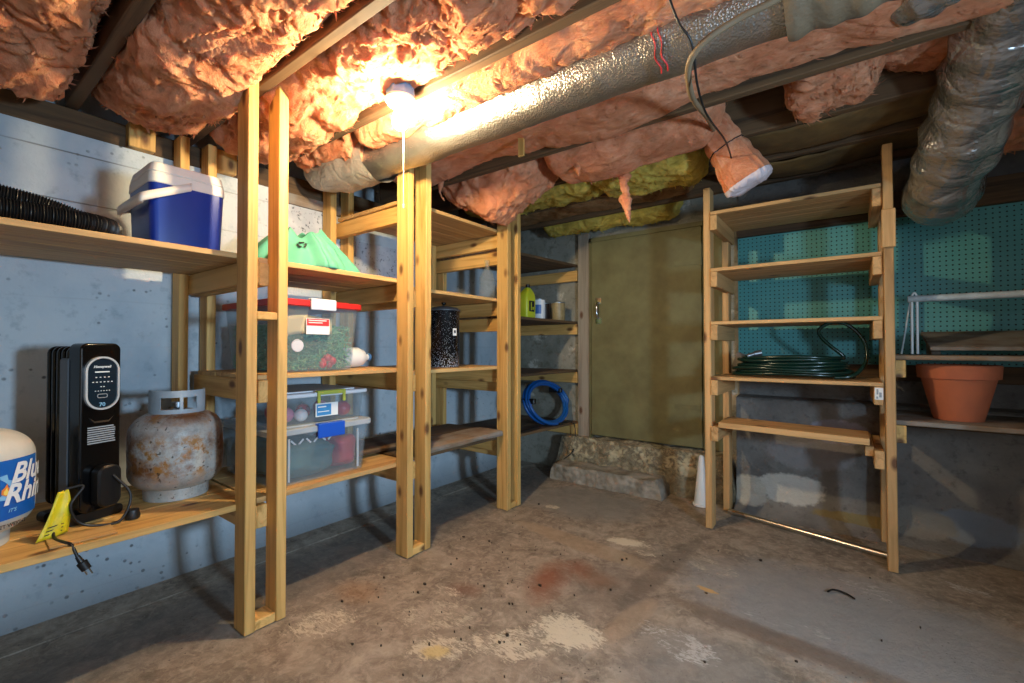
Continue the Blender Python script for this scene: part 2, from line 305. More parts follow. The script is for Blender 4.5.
# ------------------------------------------------------------------ mesh building
WL = {}
def props(o, label=None, cat=None, group=None, kind=None):
    if label: o['label'] = label
    if cat: o['category'] = cat
    if group: o['group'] = group
    if kind: o['kind'] = kind
    return o
class MB:
    def __init__(s): s.v = []; s.f = []
    def add(s, vs, fs):
        b = len(s.v); s.v += [tuple(map(float, p)) for p in vs]; s.f += [tuple(b + i for i in f) for f in fs]; return s
    def box(s, x0, x1, y0, y1, z0, z1, rot=None, piv=None):
        vs = [Vector((x, y, z)) for z in (z0, z1) for y in (y0, y1) for x in (x0, x1)]
        if rot is not None:
            c = Vector(piv) if piv else Vector(((x0 + x1) / 2, (y0 + y1) / 2, (z0 + z1) / 2)); m = rot.to_3x3()
            vs = [m @ (p - c) + c for p in vs]
        return s.add(vs, [(0, 2, 3, 1), (4, 5, 7, 6), (0, 1, 5, 4), (2, 6, 7, 3), (0, 4, 6, 2), (1, 3, 7, 5)])
    def lathe(s, prof, c=(0, 0, 0), n=32, a0=0, a1=2 * PI, sx=1, sy=1):
        full = abs(a1 - a0 - 2 * PI) < 1e-6; m = n if full else n + 1; vs = []; fs = []
        for r, z in prof:
            for i in range(m):
                a = a0 + (a1 - a0) * i / n; vs.append((c[0] + r * sx * math.cos(a), c[1] + r * sy * math.sin(a), c[2] + z))
        for j in range(len(prof) - 1):
            for i in range(n):
                k = (i + 1) % m; fs.append((j * m + i, j * m + k, (j + 1) * m + k, (j + 1) * m + i))
        if full:
            if prof[0][0] > 1e-4: fs.append(tuple(reversed(range(m))))
            if prof[-1][0] > 1e-4: fs.append(tuple((len(prof) - 1) * m + i for i in range(m)))
        return s.add(vs, fs)
    def tube(s, path, r, n=10, caps=True):
        path = [Vector(p) for p in path]; rs = r if hasattr(r, '__len__') else [r] * len(path)
        t0 = (path[1] - path[0]).normalized(); u = t0.orthogonal().normalized(); vs = []; fs = []
        for i, p in enumerate(path):
            t = (path[min(i + 1, len(path) - 1)] - path[max(i - 1, 0)]).normalized()
            u = (u - t * u.dot(t)).normalized(); w = t.cross(u)
            for k in range(n):
                a = 2 * PI * k / n; vs.append(p + (u * math.cos(a) + w * math.sin(a)) * rs[i])
        for i in range(len(path) - 1):
            for k in range(n):
                l = (k + 1) % n; fs.append((i * n + k, i * n + l, (i + 1) * n + l, (i + 1) * n + k))
        if caps: fs += [tuple(reversed(range(n))), tuple((len(path) - 1) * n + k for k in range(n))]
        return s.add(vs, fs)
    def prism(s, poly, fn, d0, d1):
        """outline poly [(a, b)] pushed from depth d0 to d1; fn(a, b, d) -> point"""
        n = len(poly)
        return s.add([fn(a, b, d0) for a, b in poly] + [fn(a, b, d1) for a, b in poly],
                     [tuple(reversed(range(n))), tuple(range(n, 2 * n))] + [(i, (i + 1) % n, n + (i + 1) % n, n + i) for i in range(n)])
    def grid(s, P):
        """P: array (m, n, 3)"""
        m, n = P.shape[:2]
        return s.add(P.reshape(-1, 3), [(i * n + j, i * n + j + 1, (i + 1) * n + j + 1, (i + 1) * n + j) for i in range(m - 1) for j in range(n - 1)])
    def build(s, name, mat, parent=None, smooth=None, bevel=0, origin=None, seg=1, recalc=True):
        v = np.array(s.v); lo, hi = v.min(0), v.max(0)
        o0 = np.array(origin if origin is not None else ((lo[0] + hi[0]) / 2, (lo[1] + hi[1]) / 2, lo[2]))
        me = bpy.data.meshes.new(name); me.from_pydata([tuple(p) for p in v - o0], [], s.f); me.validate()
        if recalc:
            bm = bmesh.new(); bm.from_mesh(me); bmesh.ops.recalc_face_normals(bm, faces=bm.faces); bm.to_mesh(me); bm.free()
        me.materials.append(MAT[mat] if isinstance(mat, str) else mat)
        o = bpy.data.objects.new(name, me); COL.objects.link(o); WL[o.name] = Vector(o0)
        if parent is not None: o.parent = parent; o.location = Vector(o0) - WL[parent.name]
        else: o.location = Vector(o0)
        if smooth is not None:
            me.shade_smooth()
            if smooth < 180: me.set_sharp_from_angle(angle=R(smooth))
        if bevel:
            b = o.modifiers.new('bevel', 'BEVEL'); b.width = bevel; b.segments = seg; b.limit_method = 'ANGLE'
        return o
def empty(name, loc, label, cat, group=None):
    o = bpy.data.objects.new(name, None); COL.objects.link(o); o.location = loc; o.empty_display_size = .05; WL[o.name] = Vector(loc)
    return props(o, label, cat, group)
def board(name, x0, x1, y0, y1, z0, z1, mat, parent=None, rot=None, bevel=.003, **k):
    d = (x1 - x0, y1 - y0, z1 - z0); ax = 'xyz'[d.index(max(d))]
    return MB().box(x0, x1, y0, y1, z0, z1, rot).build(name, mat + ax, parent, bevel=bevel, **k)
def spline(pts, n=12):
    P = [np.array(p, float) for p in pts]; P = [2 * P[0] - P[1]] + P + [2 * P[-1] - P[-2]]; out = []
    for i in range(1, len(P) - 2):
        a, b, c, d = P[i - 1:i + 3]
        for k in range(n):
            t = k / n; out.append(.5 * (2 * b + (c - a) * t + (2 * a - 5 * b + 4 * c - d) * t * t + (3 * b - a - 3 * c + d) * t ** 3))
    out.append(P[-2]); return out
def text_verts(string, size, shear=0, bold=0):
    cu = bpy.data.curves.new('lettering', 'FONT'); cu.body = string; cu.size = size; cu.shear = shear; cu.offset = bold; cu.resolution_u = 3
    o = bpy.data.objects.new('lettering', cu); COL.objects.link(o)
    me = o.evaluated_get(bpy.context.evaluated_depsgraph_get()).to_mesh()
    vs = [tuple(v.co) for v in me.vertices]; fs = [tuple(p.vertices) for p in me.polygons]
    o.to_mesh_clear(); bpy.data.objects.remove(o); bpy.data.curves.remove(cu); return vs, fs
def text_mb(mb, string, size, fn, shear=0, bold=0, center=False):
    vs, fs = text_verts(string, size, shear, bold)
    dx = -(max(v[0] for v in vs) + min(v[0] for v in vs)) / 2 if center else 0
    mb.add([fn(v[0] + dx, v[1]) for v in vs], fs); return mb
def rrect(w, h, r, n=6):
    out = []
    for cx, cy, a in ((w - r, h - r, 0), (-w + r, h - r, 90), (-w + r, -h + r, 180), (w - r, -h + r, 270)):
        for k in range(n + 1): out.append((cx + r * math.cos(R(a + 90 * k / n)), cy + r * math.sin(R(a + 90 * k / n))))
    return out
def struct(o, label=None): return props(o, label, kind='structure')
O0 = (0, 0, 0)

# ------------------------------------------------------------------ setting
XW, YB, XR, YF = -2.56, 3.42, 1.30, -1.35          # wall planes
nx, ny = 150, 190
gx = np.linspace(-2.30, XR, nx); gy = np.linspace(YF, YB, ny); G = np.stack(np.meshgrid(gx, gy, indexing='ij'), -1)
fl = np.concatenate([G, np.zeros(G.shape[:2] + (1,))], -1); pp = fl.reshape(-1, 3)
fl[..., 2] = (pn(pp * 3) * .004 + pn(pp * 11) * .0015 - .003).reshape(nx, ny).clip(-.02, 0)
m = MB().grid(fl); m.box(XW - .1, -2.315, YF, YB, -.06, -.004); m.box(-2.4, XR + .1, YF - .1, YB + .1, -.12, -.05)
struct(m.build('floor', 'floor', origin=O0, smooth=40))
# left wall, with a coved foot
ys = np.linspace(YF, YB, 120); prof = [(-.10, -.1), (-.10, -.01), (.075, -.006), (.045, .03), (.022, .09), (.008, .2), (0, .4), (0, .9), (0, 1.4), (0, 1.935), (-.2, 1.935)]
P = np.array([[(XW + a + (0.012 * pn([[y * 3, b * 5, 1]])[0] if .0 < b < .5 else 0), y, b) for a, b in prof] for y in ys])
struct(MB().grid(P).box(XW - .3, XW - .16, YF, YB, 1.9, 2.29).build('wall_left', 'wall', origin=O0, smooth=40))
m = MB().box(XW - .2, -.60, YB, YB + .15, -.1, 2.27)
struct(m.build('wall_back', 'foundation', origin=O0))
struct(MB().box(-.60, XR + .1, YB - .02, YB + .15, -.1, 2.27).build('wall_back_shelf_side', 'lower_wall', origin=O0))
nu, nv = 90, 40
us = np.linspace(-.60, XR, nu); P = np.zeros((nu, nv, 3))
for i, x in enumerate(us):
    for j in range(nv):
        f = j / (nv - 1)
        if f < .12: y, z = 3.28 - .13 * (1 - f / .12) ** 2, f / .12 * .10 - .003
        elif f < .86: y, z = 3.28, .10 + (f - .12) / .74 * .62
        else: y, z = 3.28 + (f - .86) / .14 * .14, .72 + (f - .86) / .14 * .015
        P[i, j] = (x, y, z)
q = P.reshape(-1, 3); P[..., 1] += (pn(q * 7) * .012 + pn(q * 20) * .006).reshape(nu, nv); P[..., 2] = np.maximum(P[..., 2], -.01)
m = MB().grid(P); m.box(-.60, -.57, 3.30, YB, 0, .72)
struct(m.build('trim_1', 'lower_wall', origin=O0, smooth=45), 'low patched concrete footing wall under the pegboard')
# right and front walls (behind the camera), with openings added for the flash and fill lamps
m = MB().box(XR, XR + .15, YF, .5, 0, 2.27).box(XR, XR + .15, .9, YB, 0, 2.27).box(XR, XR + .15, .5, .9, 0, .94).box(XR, XR + .15, .5, .9, 1.30, 2.27)
struct(m.build('wall_right', 'wall', origin=O0))
m = MB().box(XW - .1, .25, YF - .15, YF, 0, 2.27).box(.25, 1.2, YF - .15, YF, 1.9, 2.27).box(1.2, XR + .15, YF - .15, YF, 0, 2.27)
struct(m.build('wall_front', 'wall', origin=O0))
m = MB()
for a in ((.5, .53, .94, 1.30), (.87, .9, .94, 1.30), (.53, .87, .94, .97), (.53, .87, 1.27, 1.30)): m.box(XR, XR + .05, *a)
struct(m.build('added_window_1', 'white_paint', origin=O0))  # invented window frame, added to house the side flash
m = MB()
for k in range(22): m.box(XW - .2, XR + .1, YF + k * .222, YF + k * .222 + .218, 2.27, 2.30)
struct(m.build('ceiling', 'oldx', origin=O0))

# joists run wall to wall; sill along the left wall
JY = [(.395, 'first dark joist, at the upper left corner of the picture'), (.808, 'joist gripped between the nearest pair of pine posts'), (1.20, 'joist passing right beside the lamp'),
      (1.565, 'joist along the underside of the long foil duct'), (1.965, 'joist between the pink batts beyond the foil duct'), (2.365, 'joist above the third pair of pine posts'), (2.755, 'joist over the free-standing narrow shelf rack'), (3.13, 'last joist, in front of the olive door')]
for k, (y, w) in enumerate(JY):
    o = board('ceiling_joist', XW - .05, XR, y - .021, y + .021, 2.05, 2.262, 'old', bevel=.004)
    props(o, 'old brown wooden ' + w, 'joist', 'ceiling joists')
o = MB().box(XW - .15, XW - .01, YF, YB, 1.938, 2.04).build('sill_plate', 'oldy', bevel=.004); props(o, 'dark old timber sill lying along the top of the left wall', 'beam')
for (y0, y1, w) in ((.565, .66, 'short pale pine block on the wall sill above the cooler\'s left side'), (.90, 1.0, 'short pale pine block on the wall sill behind the nearest posts')):
    props(board('blocking', XW - .02, XW + .04, y0, y1, 1.937, 2.045, 'pine'), w, 'wood block')

# door, its sill and step
def rough_block(x0, x1, y0, y1, z1, nxx=70, nyy=40, amp=.012):
    P = np.zeros((nxx, nyy, 3))
    for i in range(nxx):
        for j in range(nyy):
            f = j / (nyy - 1); x = x0 + (x1 - x0) * i / (nxx - 1)
            e = min(1, min(i, nxx - 1 - i) / (nxx * .05)) ** .5
            if f < .6: y, z = y0, f / .6 * z1
            else: y, z = y0 + (f - .6) / .4 * (y1 - y0), z1
            P[i, j] = (x, y, z * e)
    q = P.reshape(-1, 3); d = pn(q * 9) * amp + pn(q * 25) * amp * .6
    P[..., 1] += d.reshape(nxx, nyy); P[..., 2] += (pn(q * 8 + 5) * amp * (q[:, 2] > .02)).reshape(nxx, nyy)
    return MB().grid(P)
struct(rough_block(-1.98, -.60, 3.255, 3.42, .315, 160, 60, .024).build('trim_2', 'sill', origin=O0, smooth=50), 'rough concrete sill under the olive door')
props(rough_block(-1.93, -1.03, 3.08, 3.32, .125, 120, 50, amp=.014).build('concrete_step', 'step_concrete', smooth=50), 'low worn grey concrete step on the floor under the door', 'step')
dr = MB().prism(rrect(.432, .79, .012), lambda a, b, d: (-1.262 + a, d, 1.125 + b), 3.35, 3.39).build('door_1', 'door_paint', bevel=.004); struct(dr)
hd = MB(); hd.tube(spline([(-1.625, 3.348, 1.285), (-1.625, 3.318, 1.30), (-1.625, 3.312, 1.35), (-1.625, 3.318, 1.40), (-1.625, 3.348, 1.415)], 6), .007, 8)
for z in (1.265, 1.43): hd.box(-1.65, -1.60, 3.343, 3.351, z - .022, z + .022)
props(hd.build('door_handle', 'chrome', dr, smooth=50), 'chrome pull handle')
for z in (.62, 1.66):
    h = MB().box(-1.02, -.835, 3.343, 3.352, z - .018, z + .018); h.tube([(-.834, 3.345, z - .03), (-.834, 3.345, z + .03)], .008, 8); h.build('hinge', 'door_paint', dr, smooth=40)
m = MB().box(-1.715, -1.70, 3.36, 3.42, .30, 1.95).box(-.825, -.81, 3.36, 3.42, .33, 1.95).box(-1.715, -.81, 3.36, 3.42, 1.918, 1.95)
m.box(-.81, -.69, 3.38, 3.42, .33, 1.92)
struct(m.build('trim_3', 'door_paint', origin=O0), 'painted frame of the olive door')
o = MB().box(-1.828, -1.724, 3.372, 3.412, .245, 2.0).build('end_post', 'greyz', bevel=.003)

# ------------------------------------------------------------------ long shelving along the left wall
SH = empty('shelving_unit', (-2.15, 1.9, 0), 'long built-in pine shelving with four bays along the white left wall', 'shelves')
o.name = 'post'; o.parent = SH; o.location = o.location - WL[SH.name]; props(o, 'grey weathered post beside the door')
XA, XB2 = -1.850, -1.761
def P2(y, z1, d=.038, z0=0.0): return board('post', XA, XB2, y, y + d, z0, z1, 'pine', SH)
P2(.735, 2.09); P2(.848, 2.09); P2(1.487, 2.045); P2(1.606, 2.045); P2(2.305, 2.03); P2(2.415, 2.03)
for y in (.735, .848, 1.487, 1.606, 2.305, 2.415): board('post', -2.545, -2.456, y, y + .038, .36, 2.03 if y < 2 else 1.95, 'pine', SH)
for y0, y1 in ((.773, .848), (1.525, 1.606), (2.343, 2.415)): board('base_plate', -1.845, -1.766, y0, y1, 0, .036, 'pine', SH)
board('spacer_block', -1.84, -1.765, .773, .848, 1.155, 1.185, 'pine', SH)
def slats(name, x0, x1, y0, y1, z, t=.02, n=1, mat='plywood', gap=.003, tilt=0):
    m = MB(); w = (x1 - x0) / n
    for k in range(n):
        a = x0 + k * w; q = random.uniform(-.001, .001)
        m.box(a + (gap / 2 if k else 0), a + w - (gap / 2 if k < n - 1 else 0), y0 + random.uniform(0, .004), y1 - random.uniform(0, .004), z - t + q, z + q)
    if tilt:
        yc = (y0 + y1) / 2; m.v = [(x, y, zz + (y - yc) * tilt) for x, y, zz in m.v]
    return m.build(name, mat + 'y', SH, bevel=.0015)
def cross(y, z1, h=.089, mat='pine'): return board('cross_support', -2.50, -1.835, y, y + .037, z1 - h, z1, mat, SH)
XS0, XS1 = -2.455, -1.850
slats('shelf', XS0, XS1, YF + .3, .806, 1.407, n=5); cross(.7735, 1.386); cross(.8105, 1.381)
slats('shelf', XS0, XS1 + .01, YF + .3,    .806, .463, t=.024, n=3, mat='pine'); cross(.7735, .437); cross(.8105, .437)
slats('shelf', XS0, XS1, .812, 1.56, 1.403, t=.021, n=3); cross(1.525, 1.38)
slats('shelf', XS0, XS1, .812, 1.56, .941, t=.018, n=3); cross(.8105, .922); cross(1.525, .922)
slats('shelf', XS0, XS1, .812, 1.56, .463, t=.022, n=3); cross(1.525, .44)
slats('shelf', XS0, XS1, 1.53, 2.375, 1.825, n=4); cross(1.545, 1.803); cross(2.343, 1.803)
slats('shelf', XS0, XS1, 1.566, 2.375, 1.372, n=3); cross(1.567, 1.35); cross(2.343, 1.35)
slats('shelf', XS0, XS1, 1.566, 2.375, .928, n=3); cross(1.567, .906); cross(2.343, .906)
slats('shelf', XS0, XS1, 1.566, 2.375, .47, n=2, mat='old'); cross(1.567, .448); cross(2.343, .448)
slats('shelf', XS0, XS1, 2.381, 3.405, 1.735, n=3, mat='old', tilt=.04); cross(3.366, 1.70); cross(2.38, 1.70)
slats('shelf', XS0, XS1, 2.381, 3.405, 1.27, n=3, mat='old'); cross(3.366, 1.248); cross(2.38, 1.248)
slats('shelf', XS0, XS1, 2.381, 3.405, .862, n=3, mat='old'); cross(3.366, .84); cross(2.38, .84)
slats('shelf', XS0, XS1, 2.381, 3.405, .435, n=3, mat='old', tilt=-.02); cross(3.366, .405); cross(2.38, .405)
# window-like panel in the wall behind
m = MB()
for a in ((1.24, 1.27, 1.60, 1.93), (1.66, 1.69, 1.60, 1.93), (1.27, 1.66, 1.60, 1.63), (1.27, 1.66, 1.87, 1.93)): m.box(XW - .01, XW + .02, *a)
o = m.build('window_2', 'weatheredy', origin=O0); struct(o)
MB().box(XW - .005, XW + .006, 1.27, 1.66, 1.63, 1.87).build('panel', 'granite', o)
m = MB().box(XW - .005, XW + .008, 1.72, 2.15, 1.42, 1.74); struct(m.build('trim_4', 'granite', origin=O0), 'speckled grey panel on the left wall behind the second bay')
# old board lying on the low shelves
def rough_board(name, x0, x1, y0, y1, z0, z1, mat, label, cat):
    n = 60; P = []
    for i in range(n):
        y = y0 + (y1 - y0) * i / (n - 1); ring = []
        for a in range(16):
            t = 2 * PI * a / 16; c, s_ = math.cos(t), math.sin(t)
            ring.append(((x0 + x1) / 2 + (x1 - x0) / 2 * np.sign(c) * abs(c) ** .35, y, (z0 + z1) / 2 + (z1 - z0) / 2 * np.sign(s_) * abs(s_) ** .5))
        ring.append(ring[0]); P.append(ring)
    P = np.array(P); q = P.reshape(-1, 3); P[..., 0] += (pn(q * (9, 4, 9)) * .012).reshape(P.shape[:2]); P[..., 2] += (abs(pn(q * (30, 3, 30))) * .008).reshape(P.shape[:2])
    P[..., 0] -= np.where(P[..., 1] < y0 + .1, 0, 0)
    mb = MB().grid(P); k = P.shape[1]
    mb.f += [tuple(range(k - 1)), tuple((n - 1) * k + i for i in range(k - 1))]
    return props(mb.build(name, mat, smooth=50), label, cat)
rough_board('driftwood_plank', -2.03, -1.79, 1.66, 2.29, .474, .515, 'weatheredy', 'rough grey brown old plank on the low shelf beyond the second posts', 'plank')
rough_board('dark_plank', -2.30, -2.04, 1.36, 2.29, .474, .51, 'oldy', 'dark brown old plank lying behind the rough grey one', 'plank')

# ------------------------------------------------------------------ narrow rack at the right
RK = empty('shelf_rack', (-.25, 3.0, 0), 'narrow pine shelf rack with five shelves in front of the teal pegboard', 'shelves')
def lean(o, dx): 
    for v in o.data.vertices: v.co.x += dx * (1 - v.co.z / 2.0)
lean(board('post', -.680, -.642, 2.786, 2.875, 0, 1.985, 'rackwood', RK), .004)
o = board('post', .134, .172, 2.757, 2.846, 0, 2.015, 'rackwood', RK); lean(o, .006)
board('post', -.655, -.617, 3.15, 3.239, 0, 1.9, 'rackwood', RK); board('post', .134, .172, 3.15, 3.239, 0, 1.9, 'rackwood', RK)
board('splice_block', .128, .18, 2.735, 2.757, 1.52, 1.70, 'rackwood', RK)
for z in (1.838, 1.508, 1.20, .882):
    m = MB(); w = .50 / 5
    for k in range(5): m.box(-.638, .132, 2.772 + k * w + (.002 if k else 0), 2.772 + (k + 1) * w, z - .019, z)
    m.build('shelf', 'rackwoodx', RK, bevel=.0015)
    board('cross_support', -.641, -.603, 2.775, 3.27, z - .108, z - .02, 'rackwood', RK); board('cross_support', .095, .133, 2.775, 3.27, z - .108, z - .02, 'rackwood', RK)
s5 = MB().box(-.60, .078, 2.765, 3.02, .585, .617, Matrix.Rotation(R(1.2), 4, 'Y')).build('shelf', 'rackwoodx', RK, bevel=.002)
board('cross_support', -.641, -.603, 2.775, 3.27, .51, .595, 'rackwood', RK); board('cross_support', .095, .133, 2.765, 3.27, .47, .557, 'rackwood', RK); board('cross_support', .06, .095, 2.80, 3.27, .52, .567, 'rackwood', RK)
lb = MB().box(.098, .130, 2.771, 2.775, .80, .857).build('label_plate', 'label_white', RK)
m = MB().box(.105, .112, 2.7695, 2.771, .825, .85).box(.115, .124, 2.7695, 2.771, .812, .835).box(.104, .11, 2.7695, 2.771, .805, .815); m.build('printing', 'print_grey', lb)
# pegboard and ledger
pg = MB().box(-.60, XR - .02, 3.372, 3.379, .95, 1.79).build('pegboard', 'pegboard'); props(pg, 'large teal perforated pegboard fixed on the back wall', 'pegboard')
m = MB().box(-.60, XR - .02, 3.362, 3.40, .86, .95).build('ledger_board', 'oldx', bevel=.003); props(m, 'dark old ledger board along the bottom of the pegboard', 'board')
m = MB().box(-.60, XR - .02, 3.33, 3.40, 1.79, 1.93).build('header_beam', 'oldx', bevel=.003); props(m, 'dark old header beam along the top of the pegboard', 'beam')
# wall shelves right of the rack
WS = empty('wall_shelf', (.7, 3.0, .68), 'old two-tier plank shelf joined to the right side of the pine rack', 'shelves')
for z, mt in ((1.013, 'weathered'), (.706, 'weathered')):
    m = MB()
    for k in range(2): m.box(.174, 1.28, 2.80 + k * .245, 3.04 + k * .245, z - .022, z)
    m.build('shelf', mt + 'x', WS, bevel=.003)
    board('cross_support', .174, .214, 2.79, 3.27, z - .105, z - .023, 'pine', WS)
    board('cross_support', 1.22, 1.26, 2.79, 3.27, z - .105, z - .023, 'pine', WS)
board('rail', .214, 1.22, 3.24, 3.27, .62, .68, 'old', WS)
# things on the wall shelves
def pot(c):
    o = MB().lathe([(.001, .012), (.082, .012), (.084, 0), (.088, 0), (.132, .195), (.145, .197), (.149, .255), (.145, .26), (.136, .26), (.131, .255), (.124, .19), (.08, .02), (.001, .02)], c, 48).build('flower_pot', 'terracotta', smooth=35)
    props(o, 'orange terracotta flower pot with thick rim on the lower plank shelf', 'flower pot')
pot((.415, 2.99, .707))
DR = empty('drying_rail', (.6, 2.95, 1.014), 'white painted wooden rail on thin metal legs above the upper plank shelf', 'rack')
MB().tube([(.235, 2.95, 1.288), (1.1, 2.95, 1.288)], .016, 14).build('rail', 'white_paint', DR, smooth=50)
for x in (.258, 1.05):
    m = MB()
    for d in (-.008, .012): m.tube([(x + d, 2.95, 1.30), (x + d, 2.95, 1.018)], .0055, 8)
    m.tube(spline([(x - .008, 2.95, 1.30), (x + .002, 2.95, 1.318), (x + .012, 2.95, 1.30)], 6), .0045, 8)
    m.build('leg', 'white_plastic', DR, smooth=50)
    MB().tube([(x - .012, 2.955, 1.28), (x - .045, 2.99, 1.018)], .004, 8).build('brace', 'white_paint', DR, smooth=50)
CR = empty('wooden_tray', (.6, 3.1, 1.014), 'low grey wooden crate lid lying under the white rail', 'crate')
MB().box(.31, .98, 2.90, 3.26, 1.075, 1.093, Matrix.Rotation(R(13), 4, 'X')).build('top', 'weatheredx', CR, bevel=.002)
for x in (.33, .94): MB().box(x, x + .035, 3.06, 3.24, 1.014, 1.072).build('foot', 'weatheredy', CR, bevel=.002)
# metal rod on the floor, white cone, twig
o = MB().tube([(-.61, 3.10, .019), (.15, 2.905, .019)], .017, 14).build('metal_pipe', 'steel_rod', smooth=40); props(o, 'straight shiny metal pipe lying on the floor under the rack', 'pipe')
o = MB().lathe([(.056, 0), (.056, .012), (.048, .014), (.016, .32), (.010, .328), (.006, .328), (.04, .01)], (-.792, 3.165, .002), 24).build('plastic_funnel', 'white_plastic', smooth=40); props(o, 'tall narrow white plastic cone standing on the floor beside the step', 'funnel')
o = MB().tube(spline([(-.08, 2.36, .006), (-.06, 2.39, .008), (-.02, 2.39, .006), (.012, 2.36, .006)], 6), .004, 6).build('bent_twig', 'black_matte', smooth=60); props(o, 'small dark bent twig on the bare floor right of centre', 'twig')
# garden hose on the rack
path = []
rr = random.Random(5)
for k in range(7):
    ph = rr.uniform(0, 6)
    for i in range(24):
        a = 2 * PI * i / 24 + ph * 0; e = 1 - .035 * k
        path.append((-.27 + (.29 * e) * math.cos(a) + .02 * math.sin(k * 2.1), 2.98 + (.15 * e) * math.sin(a) + .012 * math.cos(k * 1.7), .893 + .0155 * k + .004 * math.sin(a * 3 + k) + .002 * i / 24 * 6))
path += [(-.02, 3.0, 1.0), (-.10, 2.97, 1.08), (-.13, 2.94, 1.14), (-.07, 2.93, 1.185), (.0, 2.93, 1.165), (.06, 2.94, 1.09), (.075, 2.93, 1.0), (.045, 2.90, .93), (.0, 2.87, .9), (-.06, 2.86, .893)]
GH = empty('garden_hose', (-.27, 2.98, .882), 'dark green garden hose coiled on the fourth shelf of the rack', 'hose')
MB().tube(spline(path, 3), .0095, 8).build('tube', 'hose_green', GH, smooth=60)
m = MB().tube([(-.47, 2.90, 1.0), (-.435, 2.91, 1.012)], .012, 12).tube([(-.435, 2.91, 1.012), (-.40, 2.92, 1.02)], .017, 12); m.build('nozzle', 'galvanized', GH, smooth=40)
o = MB().box(-.60, -.50, 3.2, 3.21, .883, 1.0, Matrix.Rotation(R(20), 4, 'Y')).build('wood_scrap', 'weatheredz'); o.location.z += .008; props(o, 'small pale scrap of wood standing behind the green hose', 'wood scrap')

# ------------------------------------------------------------------ lamp
LX, LY = -1.372, 1.118
LP = empty('ceiling_lamp', (LX, LY, 2.006), 'bare glowing bulb in a white porcelain holder under the joist', 'lamp')
MB().lathe([(.001, 2.052), (.056, 2.052), (.056, 2.006), (.001, 2.006)], (LX, LY, 0), 8, a0=PI / 8, a1=2 * PI + PI / 8).build('junction_box', 'box_blue', LP, bevel=.003)
MB().lathe([(.001, 2.006), (.056, 2.005), (.058, 1.996), (.048, 1.982), (.026, 1.972), (.022, 1.957), (.001, 1.957)], (LX, LY, 0), 32).build('lamp_holder', 'porcelain', LP, smooth=40)
MB().lathe([(.001, 1.886), (.012, 1.888), (.022, 1.896), (.029, 1.911), (.030, 1.925), (.027, 1.938), (.020, 1.950), (.015, 1.958)], (LX, LY, 0), 32).build('light_bulb', 'bulb', LP, smooth=60)
sx, sy = LX - .035, LY + .045
m = MB().tube([(LX - .02, LY + .03, 1.99), (sx, sy, 1.975), (sx, sy, 1.62)], .0016, 6); m.lathe([(.001, -.02), (.004, -.018), (.004, -.004), (.001, 0)], (sx, sy, 1.62), 10); m.build('pull_cord', 'string', LP)

# ------------------------------------------------------------------ ducts and cables
def duct(path, r, mat, wr=.006, freq=28, n=36, name='foil_duct', stretch=1):
    path = [Vector(p) for p in path]; N = len(path); vs = []; u = (path[1] - path[0]).normalized().orthogonal()
    rs = r if hasattr(r, '__len__') else [r] * N; ringP = np.zeros((N, n + 1, 3)); nor = np.zeros((N, n + 1, 3))
    for i, p in enumerate(path):
        t = (path[min(i + 1, N - 1)] - path[max(i - 1, 0)]).normalized(); u = (u - t * u.dot(t)).normalized(); w = t.cross(u)
        for k in range(n + 1):
            a = 2 * PI * k / n; d = u * math.cos(a) + w * math.sin(a); ringP[i, k] = p + d * rs[i]; nor[i, k] = d
    q = ringP.reshape(-1, 3).copy(); d = pn(q * freq) * wr + pn(q * 9) * wr * 1.5
    ringP += nor * d.reshape(N, n + 1)[..., None]; ringP[:, -1] = ringP[:, 0]
    mb = MB().grid(ringP); k = n + 1
    return mb
def line(a, b, n): return [tuple(np.array(a) + (np.array(b) - np.array(a)) * i / (n - 1)) for i in range(n)]
DU = empty('foil_duct', (-1.2, 1.43, 1.92), 'long silver foil wrapped duct running between the joists beside the lamp', 'duct')
pth = line((-2.02, 1.44, 2.026), (-.06, 1.44, 2.026), 150)
duct(pth, [.100 + .002 * math.sin(i * .22) for i in range(150)], 'foil', .0025, 16).build('duct_wrap', 'foil', DU, smooth=180)
pth = line((-2.42, 1.37, 2.02), (-1.90, 1.42, 2.012), 50)
sl = duct(pth, [.07 + .052 * math.sin(min(1, i / 26) * PI / 2) for i in range(50)], 'foil_crumpled', .008, 12)
sl.build('torn_sleeve', 'foil_dull', DU, smooth=180)
pth = line((-.13, 1.43, 2.022), (.40, 1.43, 2.03), 50)
props(duct(pth, [.114 + .004 * math.sin(i * .9) for i in range(50)], '', .006, 14).build('end_sleeve', 'grey_wrap', DU, smooth=180), 'matte grey sleeve at the far right end')
m = MB()
for x in (-.47, -.45): m.tube([(x + .004 * math.sin(a * 9), 1.44 + .1025 * math.cos(a), 2.026 + .1025 * math.sin(a)) for a in np.linspace(R(175), R(262), 24)], .0022, 6)
m.build('red_stripe', 'label_red', DU)
def flex(name, pts, r, label, n=14):
    p = spline(pts, n); N = len(p)
    rs = [r * (1 + .05 * math.sin(i * 1.1) + .04 * math.sin(i * .37)) for i in range(N)]
    o = duct(p, rs, '', .007, 16).build(name, 'foil_crumpled', smooth=180); return props(o, label, 'duct')
flex('flexible_duct', [(.44, 1.62, 2.17), (.425, 1.92, 2.12), (.40, 2.22, 2.03), (.37, 2.50, 1.90), (.345, 2.74, 1.79), (.35, 2.95, 1.77), (.40, 3.12, 1.84), (.46, 3.34, 1.98)], .128, 'thick crumpled foil duct sagging down at the upper right corner', 12)
flex('flexible_duct', [(.06, 1.76, 2.20), (.12, 1.74, 2.10), (.19, 1.70, 2.055), (.28, 1.62, 2.06), (.45, 1.48, 2.10)], .075, 'dark crumpled foil duct crossing the top right edge of the picture', 12)
